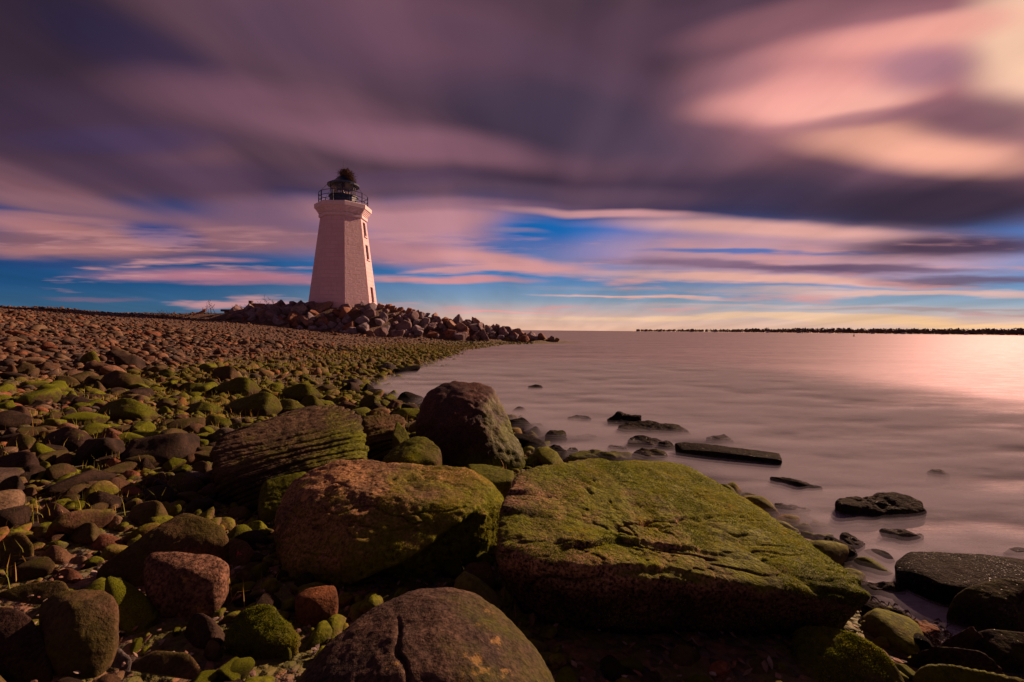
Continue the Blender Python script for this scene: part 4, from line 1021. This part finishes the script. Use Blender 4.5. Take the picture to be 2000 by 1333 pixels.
L = np.concatenate([
    layer(-13, 3.5, .75, 9.5, .46, .20, .80, .13, .25, 1),
    layer(-13, 3.5, .75, 9.5, .24, .22, .95, .08, .15, 8),
    layer(-5, .6, .75, 3.6, .15, .2, .9, .05, .085, 9),
    layer(-13, 3.5, .75, 9.5, .15, .22, .85, .035, .08, 2),
    layer(-8, 2.6, .75, 6.0, .105, .22, .9, .018, .050, 3),
    layer(-32, 2, 9.5, 26, .70, .22, .50, .16, .36, 4),
    layer(-32, 2, 9.5, 26, .27, .22, .9, .07, .20, 5),
    layer(-62, 2, 26, 58, 1.0, .25, .22, .12, .26, 6),
    layer(-62, 2, 26, 58, .36, .24, .85, .045, .14, 7),
])
x, y, r = L.T
d = shore_dist(x, y)
keep = (np.abs(x) < 1.22 * y + 2.2) & (mound(x, y) < terrain(x, y) - .05)
# stones end raggedly in the water; small ones hide under it
edge = .9 * vnoise(np.stack([x * .8, y * .8, x * 0], 1), 77)
keep &= d > np.where(y < 5, -.35, -1.3) + edge * np.where(y > 6, 2.0, .3)
# the flat by the water carries fewer big stones
keep &= ~((y > 9.5) & (r > .13) & (vnoise(np.stack([x * .45, y * .45, x * 0], 1), 55) < -.12) & (RNG.random(len(x)) < .8))
keep &= ~((y > 9.5) & (d < 5) & (r > .2) & (RNG.random(len(x)) < .85))
# clearings of shingle between the foreground boulders
keep &= ~((x > .05) & (x < 1.6) & (y < 2.3) & (r > .07))
for hx, hy, hr in heroA:
    q_ = np.hypot(x - hx, y - hy)
    keep &= ~((q_ < hr + r * .35) & (hy < 9))
L = L[keep]; x, y, r = L.T
zt_ = terrain(x, y)
# projected radius decides which stones are separate objects
px_ = np.array([pix((a, b_, c + .3 * rad_)) for a, b_, c, rad_ in zip(x, y, zt_, r)])
pr = r * F / y
inf = (px_[:, 0] > -10) & (px_[:, 0] < 2010) & (px_[:, 1] > 560) & (px_[:, 1] < 1340)
hid = np.zeros(len(x), bool)
for lab, bx0, by0, bx1, by1, Yh, ho in BOX:
    m_ = 6
    hid |= (px_[:, 0] > bx0 + m_) & (px_[:, 0] < bx1 - m_) & (px_[:, 1] > by0 - 4) & (px_[:, 1] < by1 - m_) & (y > Yh)
front = np.zeros(len(x), bool)
for lab, bx0, by0, bx1, by1, Yh, ho in BOX:
    if bx1 - bx0 > 110:
        front |= (px_[:, 0] > bx0 - 4) & (px_[:, 0] < bx1 + 4) & (px_[:, 1] - pr * .5 < by1 - .18 * (by1 - by0)) & (px_[:, 1] > by0) & (r > .07) & (y < Yh)
inf &= ~front
cand = np.where(inf & ~hid)[0]
single = cand[np.argsort(-pr[cand])[:300 - len(HAND)]]
SHAPES = [('round', 14, 7, (1, .9, .72)), ('egg-shaped', 14, 7, (1.1, .72, .6)), ('flat', 12, 8, (1.1, .9, .42)), ('long', 12, 8, (1.25, .62, .5)), ('angular', 9, 20, (1.05, .85, .66)), ('blunt', 11, 11, (1, .85, .62))]
cob_v = {}
for i, (nm, k, p_, scl) in enumerate(SHAPES):
    for j in range(3):
        V, Fc = unit_rock(300 + i * 7 + j, k=k, p=p_, sub=4, rough=.09, fs=1.4)
        cob_v[(i, j)] = (V * np.array(scl), Fc)
cob_mesh = {}
def cobmesh(i, j, c):
    if (i, j, c) not in cob_mesh: cob_mesh[(i, j, c)] = mesh_from('cobble', cob_v[(i, j)][0], cob_v[(i, j)][1], MC[c])
    return cob_mesh[(i, j, c)]
land = [(lab, (bx0 + bx1) / 2, (by0 + by1) / 2) for lab, bx0, by0, bx1, by1, Yh, ho in BOX]
SHORT = {'huge flat': 'the huge slab', 'large rounded': 'the orange-topped boulder', 'smooth brown domed': 'the domed boulder', 'tall dark': 'the tall dark boulder', 'long layered': 'the striped boulder',
         'pinkish speckled': 'the pinkish granite boulder', 'wide dark green': 'the lone wide green boulder', 'broad olive green': 'the broad shadowed boulder', 'very dark low': 'the very dark low boulder',
         'long green wedge': 'the long green wedge', 'broad low pyramid': 'the olive pyramid rock', 'dark brown boulder on the left edge': 'the left-edge boulder', 'round green boulder': 'the round green boulder',
         'speckled round': 'the speckled edge boulder', 'smooth bright green': 'the bottom-right green boulder', 'dark pointed': 'the dark pointed stone', 'long peaked': 'the long peaked boulder'}
LM = [(next(v for k, v in SHORT.items() if lab.startswith(k)), a, b_) for lab, a, b_ in land if any(lab.startswith(k) for k in SHORT)]
rg = random.Random(21)
recs = []
def place_words(a, b_):
    nm, lx, ly = min(LM, key=lambda t: math.hypot((t[1] - a) * .8, t[2] - b_)); dx_, dy_ = a - lx, b_ - ly
    return (('right of' if dx_ > 0 else 'left of') if abs(dx_) > 1.3 * abs(dy_) else ('below' if dy_ > 0 else 'above')), nm, math.hypot(dx_, dy_)
for o, c, shp, a, b_ in HAND:
    rel, nm, ds = place_words(a, b_); recs.append([c, shp, rel, nm, ds, o])
for i in single:
    X, Y, rad_ = L[i]; z = zt_[i]; dsh = float(shore_dist(np.array([X]), np.array([Y]))[0])
    u = rg.random()
    if dsh < .15: c = 'wet black' if u < .6 else 'green mossy'
    elif z < .17 + .12 * rg.random(): c = 'green mossy' if u < .42 else 'olive' if u < .70 else 'dark brown' if u < .9 else 'brown'
    elif z < .46: c = 'green mossy' if u < .28 else 'olive' if u < .52 else 'brown' if u < .68 else 'rust-red' if u < .77 else 'dark brown' if u < .91 else 'tan' if u < .95 else 'grey'
    else: c = 'brown' if u < .35 else 'rust-red' if u < .5 else 'dark brown' if u < .72 else 'tan' if u < .84 else 'grey' if u < .92 else 'olive'
    if X < -1.5 and Y < 3 and c in ('tan', 'rust-red') and rg.random() < .5: c = 'brown'
    si = rg.choices(range(6), (3, 3, 3, 2, 2, 3))[0]
    o = link('cobble', cobmesh(si, rg.randrange(3), c), None, (X, Y, z + rad_ * .16))
    o.rotation_euler = (rg.gauss(0, .22), rg.gauss(0, .22), rg.uniform(0, 6.28)); k = rg.uniform(1.0, 1.25) * rad_
    o.scale = (k, k * rg.uniform(.85, 1.1), k * rg.uniform(.85, 1.15))
    a, b_ = px_[i]
    nm, lx, ly = min(LM, key=lambda t: math.hypot((t[1] - a) * .8, t[2] - b_))
    dx_, dy_ = a - lx, b_ - ly
    rel = ('right of' if dx_ > 0 else 'left of') if abs(dx_) > 1.3 * abs(dy_) else ('below' if dy_ > 0 else 'above')
    recs.append([c, SHAPES[si][0], rel, nm, math.hypot(dx_, dy_), o])
grp = {}
for q_ in recs: grp.setdefault((q_[0], q_[1], q_[2], q_[3]), []).append(q_)
for (c, shp, rel, nm), g_ in grp.items():
    for i, q_ in enumerate(sorted(g_, key=lambda t: t[4])):
        tag(q_[5], f"{c} {shp} cobble, {(ORD[i] + ' ') if i else ''}nearest of its look {rel} {nm}", 'cobble', 'cobbles of the stony beach')
# everything smaller, as one mass
rest = np.setdiff1d(np.where(~front)[0], single)
lod = {2: [unit_rock(500 + j, k=12, p=9, sub=2, rough=.08) for j in range(8)], 1: [unit_rock(520 + j, k=10, p=10, sub=1, rough=.05) for j in range(8)], 3: [unit_rock(540 + j, k=12, p=9, sub=3, rough=.09) for j in range(8)]}
Vs, Fs, As, off = [], [], [], 0
g = np.random.default_rng(5)
for lv, sel in ((3, pr[rest] > 16), (2, (pr[rest] > 5) & (pr[rest] <= 16)), (1, pr[rest] <= 5)):
    idx = rest[sel]; var = g.integers(0, 8, len(idx))
    for j in range(8):
        ii = idx[var == j]
        if not len(ii): continue
        V, Fc = lod[lv][j]; n = len(ii)
        a = g.uniform(0, 6.28, n); ca, sa = np.cos(a), np.sin(a)
        S = L[ii, 2][:, None] * np.stack([g.uniform(.95, 1.3, n), g.uniform(.7, 1.0, n), g.uniform(.42, .75, n)], 1)
        P_ = V[None] * S[:, None]
        tx, ty = g.normal(0, .22, n), g.normal(0, .22, n)
        zz_ = P_[..., 2] + P_[..., 0] * tx[:, None] + P_[..., 1] * ty[:, None]
        Xr = P_[..., 0] * ca[:, None] - P_[..., 1] * sa[:, None] + L[ii, 0][:, None]
        Yr = P_[..., 0] * sa[:, None] + P_[..., 1] * ca[:, None] + L[ii, 1][:, None]
        Zr = zz_ + (zt_[ii] + L[ii, 2] * .12)[:, None]
        Vs.append(np.stack([Xr, Yr, Zr], -1).reshape(-1, 3)); As.append(np.repeat(g.random(n), len(V)))
        Fs.append((Fc[None] + (np.arange(n) * len(V))[:, None, None]).reshape(-1, 3) + off); off += n * len(V)
tag(link('loose_cobbles', mesh_from('loose_cobbles', np.concatenate(Vs), np.concatenate(Fs), M_loose, attr={'rnd': np.concatenate(As)})),
    'countless small brown, grey and mossy cobbles covering the whole beach', 'cobbles', kind='stuff')

# shells and chips washed into the gaps
gs = np.random.default_rng(9); n = 1500
sxx = gs.uniform(-2.2, 1.5, n); syy = gs.uniform(1.2, 3.4, n); sr_ = gs.uniform(.006, .017, n)
Vt, Ft = unit_rock(77, k=10, p=14, sub=1, rough=.1)
a = gs.uniform(0, 6.28, n); S = sr_[:, None] * np.stack([gs.uniform(.9, 1.5, n), gs.uniform(.6, 1, n), gs.uniform(.25, .6, n)], 1)
Pp = Vt[None] * S[:, None]; zz_ = Pp[..., 2] + Pp[..., 0] * gs.normal(0, .5, n)[:, None] + (terrain(sxx, syy) + .016)[:, None]
V = np.stack([Pp[..., 0] * np.cos(a)[:, None] - Pp[..., 1] * np.sin(a)[:, None] + sxx[:, None], Pp[..., 0] * np.sin(a)[:, None] + Pp[..., 1] * np.cos(a)[:, None] + syy[:, None], zz_], -1).reshape(-1, 3)
M_shell = rock_mat('shell_chips', (.1, .1, .1), (.16, .10, .075), moss=-.9, speck=.2, palette=[(.36, .24, .20), (.2, .12, .09), (.30, .13, .09), (.42, .34, .30)], world=True, rough=.6, bumpd=.002)
tag(link('shell_gravel', mesh_from('shell_gravel', V, (Ft[None] + (np.arange(n) * len(Vt))[:, None, None]).reshape(-1, 3), M_shell, smooth=False, attr={'rnd': np.repeat(gs.random(n), len(Vt))})),
    'pinkish white shell chips and gravel in the gaps between foreground boulders', 'shells', kind='stuff')

# ------------------------------------------------------------------ stubble grass between the stones
def blades(n, xr, yr, hlo, hhi, cond, seed, wd=.0022):
    g = np.random.default_rng(seed); bx = g.uniform(*xr, n); by = g.uniform(*yr, n)
    cl = vnoise(np.stack([bx * 1.6, by * 1.6, bx * 0], 1), 91)
    k = cond(bx, by, cl, g); bx, by = bx[k], by[k]; n = len(bx)
    z = terrain(bx, by); h = g.uniform(hlo, hhi, n); a = g.uniform(0, 6.28, n); b = g.uniform(0, 6.28, n); lean = g.gamma(2, .16, n) * h
    w = wd * np.maximum(1, by / 5)
    p0 = np.stack([bx - w * np.cos(a), by - w * np.sin(a), z - .01], 1); p1 = np.stack([bx + w * np.cos(a), by + w * np.sin(a), z - .01], 1)
    mx_ = lean * .35; m0 = np.stack([bx + mx_ * np.cos(b) - w * .7 * np.cos(a), by + mx_ * np.sin(b) - w * .7 * np.sin(a), z + h * .55], 1); m1 = m0 + np.stack([1.4 * w * np.cos(a), 1.4 * w * np.sin(a), w * 0], 1)
    t = np.stack([bx + lean * np.cos(b), by + lean * np.sin(b), z + h * np.sqrt(np.maximum(.1, 1 - (lean / h) ** 2 * .4))], 1)
    V = np.stack([p0, p1, m1, m0, t], 1).reshape(-1, 3); o = np.arange(n)[:, None] * 5
    Fc = np.concatenate([o + np.array([[0, 1, 2]]), o + np.array([[0, 2, 3]]), o + np.array([[3, 2, 4]])])
    return V, Fc, np.repeat(g.random(n), 5)
parts = [blades(16000, (-9, .3), (1.9, 9), .04, .15, lambda x, y, c, g: (c > .10) & (shore_dist(x, y) > .6) & (np.abs(x) < 1.25 * y + .5), 1),
         blades(26000, (-14, 1), (8.5, 34), .05, .16, lambda x, y, c, g: (shore_dist(x, y) > -.9) & (shore_dist(x, y) < 6.5) & (c > -.25), 2)]
Vs, Fs, As, off = [], [], [], 0
for V, Fc, A_ in parts: Vs.append(V); Fs.append(Fc + off); As.append(A_); off += len(V)
mgs, T, b = principled('stubble_grass')
at = T.new('ShaderNodeAttribute'); at.attribute_name = 'rnd'
rp_ = T.new('ShaderNodeValToRGB')
rp_.color_ramp.elements[0].color = (.16, .20, .015, 1); rp_.color_ramp.elements[1].color = (.50, .24, .06, 1); rp_.color_ramp.elements.new(.5).color = (.36, .30, .03, 1)
T.put(rp_.inputs[0], at.outputs['Fac']); T.put(b.inputs['Base Color'], rp_.outputs[0]); b.inputs['Roughness'].default_value = .7
tag(link('stubble_grass', mesh_from('stubble_grass', np.concatenate(Vs), np.concatenate(Fs), mgs, smooth=False, attr={'rnd': np.concatenate(As)})),
    'short dry orange and green cordgrass stubble poking up among the beach stones', 'grass', kind='stuff')

# ------------------------------------------------------------------ small things along the ridge
def weed(px, py, Y, h, w, n, label, seed):
    rw = random.Random(seed); base = P(px, py, Y); base.z = tz(base.x, base.y) - .05
    vs, fs_ = [], []
    def stem(a, b_, r0, depth):
        d = (b_ - a); s = d.cross(Vector((.2, .9, .1))).normalized() * r0; u = d.cross(s).normalized() * r0
        i = len(vs); vs.extend([a - s, a + s, a + u * 1.6, b_]); fs_.extend([(i, i + 1, i + 3), (i + 1, i + 2, i + 3), (i + 2, i, i + 3)])
        if depth:
            for _ in range(4):
                t = rw.uniform(.35, 1); q_ = a.lerp(b_, t); stem(q_, q_ + Vector((rw.uniform(-1, 1), rw.uniform(-.5, .5), rw.uniform(.2, 1.1))) * d.length * .3, r0 * .7, depth - 1)
    for k in range(n):
        a = Vector((rw.gauss(0, w * .25), rw.gauss(0, .3), 0)); b_ = a + Vector((rw.uniform(-w, w) * .6, rw.uniform(-.3, .3), h * rw.uniform(.5, 1))); stem(a, b_, .022, 2)
    o = link('dry_weed', mesh_from('dry_weed', [tuple(v) for v in vs], fs_, flatw, smooth=False), None, base)
    tag(o, label, 'plant', 'dry weeds on the ridge')
flatw = flat_mat('dry_weed', (.10, .06, .05), .9, var=.3)
weed(325, 612, 47, .55, .9, 7, 'low sprawling dry weed on the ridge, leftmost of the weeds', 1)
weed(412, 612, 46, 1.4, 1.0, 7, 'dry weed with two tall stems on the ridge left of the low wall', 2)
weed(467, 604, 47, 1.2, 1.3, 6, 'spreading dry weed behind the low wall left of the post', 3)
weed(500, 600, 48, 1.3, .8, 5, 'thin upright dry weed directly right of the short post', 4)
weed(528, 598, 48, 1.5, 1.0, 8, 'bushy dry weed beside the first riprap rocks left of the lighthouse', 5)
wood = flat_mat('weathered_wood', (.12, .07, .05), .85, var=.3, scale=3, bump=.6)
c = P(490, 606, 46.5); MB_ = MB().box((0, 0, .35), (.32, .3, 1.3)).box((0, 0, 1.02), (.36, .34, .06)); o = MB_.build('wooden_post', wood, None, bevel=.02); o.location = (c.x, c.y, c.z - .1)
tag(o, 'short square wooden post standing on the ridge between two weeds', 'post')
a, b_ = P(434, 611, 46), P(520, 603, 47.5)
wl = bpy.data.objects.new('low_wall', None); C.objects.link(wl); wl.location = a
tag(wl, 'low dark retaining wall on the ridge left of the lighthouse rocks', 'wall')
dv = b_ - a; m_ = MB().box(dv / 2 + Vector((0, 0, -.25)), (dv.length, .35, .9), Matrix.Rotation(-math.atan2(dv.z, dv.x), 3, 'Y')); m_.build('wall_body', flat_mat('old_concrete', (.11, .075, .065), .9, var=.3, scale=2, bump=.8), wl, bevel=.04)
MB().box(Vector((.5, 0, .22)), (1.1, .45, .22)).build('end_cap', flat_mat('cap_concrete', (.13, .085, .07), .9, bump=.5), wl, bevel=.03)
# driftwood log
a = P(376, 616, ground_depth(388, 618)); b_ = P(403, 609, a.y + .5); a.z = tz(a.x, a.y) + .1; b_.z = tz(b_.x, b_.y) + .35
m_ = MB(); pts = [a.lerp(b_, t) + Vector((0, .06 * math.sin(t * 5), .05 * math.sin(t * 7))) for t in (0, .25, .5, .75, 1)]
for i in range(4): m_.tube(pts[i], pts[i + 1], .075 + .02 * i, .095 + .02 * i, 8)
m_.tube(pts[3], pts[3] + Vector((.1, -.1, .45)), .05, .02, 6)
o = m_.build('driftwood_log', flat_mat('pale_driftwood', (.42, .20, .12), .8, var=.25, scale=4, bump=.5), None, smooth=True)
tag(o, 'pale orange driftwood log lying on the upper beach left of the lighthouse', 'driftwood')
# shore leaf of red
c = P(466, 1030, 2.2)
o = link('fallen_leaf', mesh_from('fallen_leaf', [(-.012, 0, 0), (0, -.006, .016), (.014, 0, .034), (.002, .008, .016), (-.006, .002, .03), (.016, .004, .01)], [(0, 1, 3), (1, 2, 3), (0, 3, 4), (1, 5, 3)], flat_mat('pink_red_leaf', (.50, .07, .07), .6), smooth=False), None, (c.x, c.y, tz(c.x, c.y) + .085))
tag(o, 'small pinkish red leaf stuck upright between stones left of the orange-topped boulder', 'leaf')

# seaweed strands at the foot of the slab
rs = random.Random(14); vs, fs_ = [], []
for k in range(260):
    t = rs.random(); q_ = onz(1685 + 145 * t + rs.gauss(0, 14), 1195 + 65 * t + rs.gauss(0, 14), .02)
    hd = rs.gauss(-.7, .7); prev = None; w_ = rs.uniform(.002, .005)
    for j in range(7):
        n_ = Vector((-math.sin(hd), math.cos(hd), 0)) * w_ * (1 - j / 9)
        zz = max(.008, .018 + .014 * math.sin(j * 1.1 + k) + rs.uniform(0, .01))
        vs += [tuple(Vector((q_.x, q_.y, zz)) - n_), tuple(Vector((q_.x, q_.y, zz + .006)) + n_)]
        i = len(vs)
        if j: fs_.append((i - 4, i - 3, i - 1, i - 2))
        q_ = q_ + Vector((math.cos(hd), math.sin(hd), 0)) * .011; hd += rs.gauss(0, .6)
mk, T, b = principled('seaweed'); b.inputs['Base Color'].default_value = (.05, .012, .008, 1); b.inputs['Roughness'].default_value = .22
tag(link('seaweed', mesh_from('seaweed', vs, fs_, mk)), 'tangled dark red wet seaweed in the shallows off the right tip of the huge slab', 'seaweed', kind='stuff')

# ------------------------------------------------------------------ far shore
def far_pt(px, dep): d = ray(px, 650); return Vector((d.x * dep, dep, 0))
FS = [(1238, 1500), (1330, 1350), (1440, 1150), (1600, 880), (1760, 680), (1900, 560), (2010, 500), (2150, 440), (2400, 400)]
fx = [f[0] for f in FS]; fy = [f[1] for f in FS]
tgt = lambda px: np.interp(px, [1238, 1300, 1430, 1480, 1600, 1800, 2000, 2400], [3.5, 5.0, 6.5, 8.5, 10.5, 12, 14, 14]) * 1.05      # crown height in photo pixels
Vb, Fb = [], []
for i, px in enumerate(range(1236, 2400, 6)):
    dep = np.interp(px, fx, fy); p_ = far_pt(px, dep); bk = p_ * (1 + 500 / dep)
    Vb += [(p_.x, p_.y, -.4), tuple(Vector((p_.x, p_.y, 0)) * 1.015 + Vector((0, 0, .55))), (bk.x, bk.y, 1.2), (bk.x * 1.1, bk.y * 1.1, -.5)]
for i in range(len(Vb) // 4 - 1):
    for j in range(3): Fb.append((i * 4 + j, i * 4 + 4 + j, i * 4 + 5 + j, i * 4 + 1 + j))
tag(link('far_beach', mesh_from('far_beach', Vb, Fb, flat_mat('far_sand', (.42, .27, .22), .9, scale=.05))), kind='structure')
gf = np.random.default_rng(4)
Vs, Fs, off, As = [], [], 0, []
Vu, Fu = unit_rock(900, k=14, p=8, sub=1, rough=.2)
px = 1244.0
while px < 2390:
    dep = np.interp(px, fx, fy); per = dep / F * 1.3
    H = tgt(px) * dep / F * gf.uniform(.55, 1.12) * (1.15 if gf.random() < .1 else 1)
    if px < 1470 and gf.random() < .12: px += gf.uniform(1, 3); continue
    rw_ = H * gf.uniform(.35, .6); base = far_pt(px, dep) * (1 + gf.uniform(.03, .10))
    ncl = 60
    dirs = gf.normal(size=(ncl, 3)); dirs /= np.linalg.norm(dirs, axis=1)[:, None]
    cen = dirs * (gf.random(ncl) ** .4)[:, None] * np.array([rw_, rw_, H * .46]) + np.array([base.x, base.y, H * .50])
    for c_ in cen:
        s = H * gf.uniform(.05, .14)
        q_ = Vu[:12] if False else Vu
        Vs.append(q_ * s * gf.uniform(.6, 1.3, 3) + c_); Fs.append(Fu + off); off += len(q_); As.append(np.full(len(q_), gf.random()))
    px += rw_ / dep * F * gf.uniform(.3, .8)
M_far, T, b = principled('far_foliage')
at = T.new('ShaderNodeAttribute'); at.attribute_name = 'rnd'
rp_ = T.new('ShaderNodeValToRGB'); rp_.color_ramp.elements[0].color = (.085, .058, .075, 1); rp_.color_ramp.elements[1].color = (.16, .11, .08, 1)
T.put(rp_.inputs[0], at.outputs['Fac']); T.put(b.inputs['Base Color'], rp_.outputs[0]); b.inputs['Roughness'].default_value = .9
tag(link('far_woods', mesh_from('far_woods', np.concatenate(Vs), np.concatenate(Fs), M_far, smooth=False, attr={'rnd': np.concatenate(As)})),
    'dark line of trees along the far shore on the horizon', 'woods', kind='stuff')
roofm = flat_mat('far_roof', (.07, .055, .06), .8)
wallc = [flat_mat('far_wall_white', (.62, .55, .52), .8), flat_mat('far_wall_grey', (.30, .24, .24), .8), flat_mat('far_wall_brown', (.22, .13, .11), .8)]
HS = [(1246, 1, 'hipped brown house standing at the very tip of the far shore'), (1262, 2, 'small grey house, second from the far shore tip'), (1290, 1, 'grey house alone in the thin trees near the far tip'),
      (1352, 2, 'brown house under sparse trees left part of the far shore'), (1398, 0, 'white house leftmost of the pale ones on the far shore'), (1500, 0, 'white house below the first tall far trees'),
      (1560, 1, 'grey house on the far shore midway between tip and channel marker'), (1622, 0, 'white house on the far shore left of the red marker'), (1705, 1, 'grey waterfront house right of the red marker'),
      (1765, 0, 'bright white waterfront house right of the middle of the far woods'), (1843, 2, 'brown house among the dense right-hand far trees'), (1888, 0, 'wide white house among the right-hand far trees'), (1958, 1, 'long grey waterfront house at the right end of the far shore')]
for px, ci, lab in HS:
    dep = np.interp(px, fx, fy) * 1.018; c = far_pt(px, dep); u = dep / F
    w_, h_, d_ = 7 * u * .9, 2.6 * u, 4 * u
    ho = bpy.data.objects.new('house', None); C.objects.link(ho); ho.location = (c.x, c.y, .5); ho.rotation_euler = (0, 0, -math.atan2(c.x, c.y) + random.uniform(-.3, .3)); tag(ho, lab, 'house', 'houses on the far shore')
    MB().box((0, 0, h_ / 2), (w_, d_, h_)).build('wall', wallc[ci], ho)
    m_ = MB(); q_ = [Vector(v) for v in ((-w_ * .55, -d_ * .58, h_), (w_ * .55, -d_ * .58, h_), (w_ * .55, d_ * .58, h_), (-w_ * .55, d_ * .58, h_), (-w_ * .42, 0, h_ * 1.6), (w_ * .42, 0, h_ * 1.6))]
    for f in ((0, 1, 5, 4), (2, 3, 4, 5), (1, 2, 5), (3, 0, 4), (3, 2, 1, 0)): m_.b.faces.new([m_.b.verts.new(q_[i]) for i in f])
    rf = m_.build('roof', roofm, ho)
    MB().box((w_ * .2, 0, h_ * 1.55), (w_ * .07, w_ * .07, h_ * .6)).build('chimney', wallc[2], rf)
    for k in range(3): MB().box((w_ * (-.3 + .3 * k), -d_ / 2 - .02, h_ * .5), (w_ * .12, .12, h_ * .35)).build('window', roofm, ho)
# red channel marker
c = onz(1668, 657.5, 0); bu = bpy.data.objects.new('channel_marker', None); C.objects.link(bu); bu.location = (c.x, c.y, 0); k = c.y / F
tag(bu, 'tiny dark red buoy afloat before the far shore', 'buoy')
red = flat_mat('red_buoy', (.22, .03, .02), .5)
MB().lathe([(1.2 * k, -.3 * k), (1.8 * k, 0), (1.8 * k, 1.3 * k), (1.1 * k, 1.8 * k)], 14).build('float', red, bu)
m_ = MB()
for a in (0, 2.1, 4.2): m_.tube((1.0 * k * math.cos(a), 1.0 * k * math.sin(a), 1.7 * k), (.4 * k * math.cos(a), .4 * k * math.sin(a), 4.2 * k), .18 * k, None, 5)
m_.build('cage', red, bu); MB().lathe([(.1 * k, 4 * k), (.7 * k, 4.2 * k), (.6 * k, 5 * k), (.1 * k, 5.4 * k)], 8).build('lantern', red, bu)
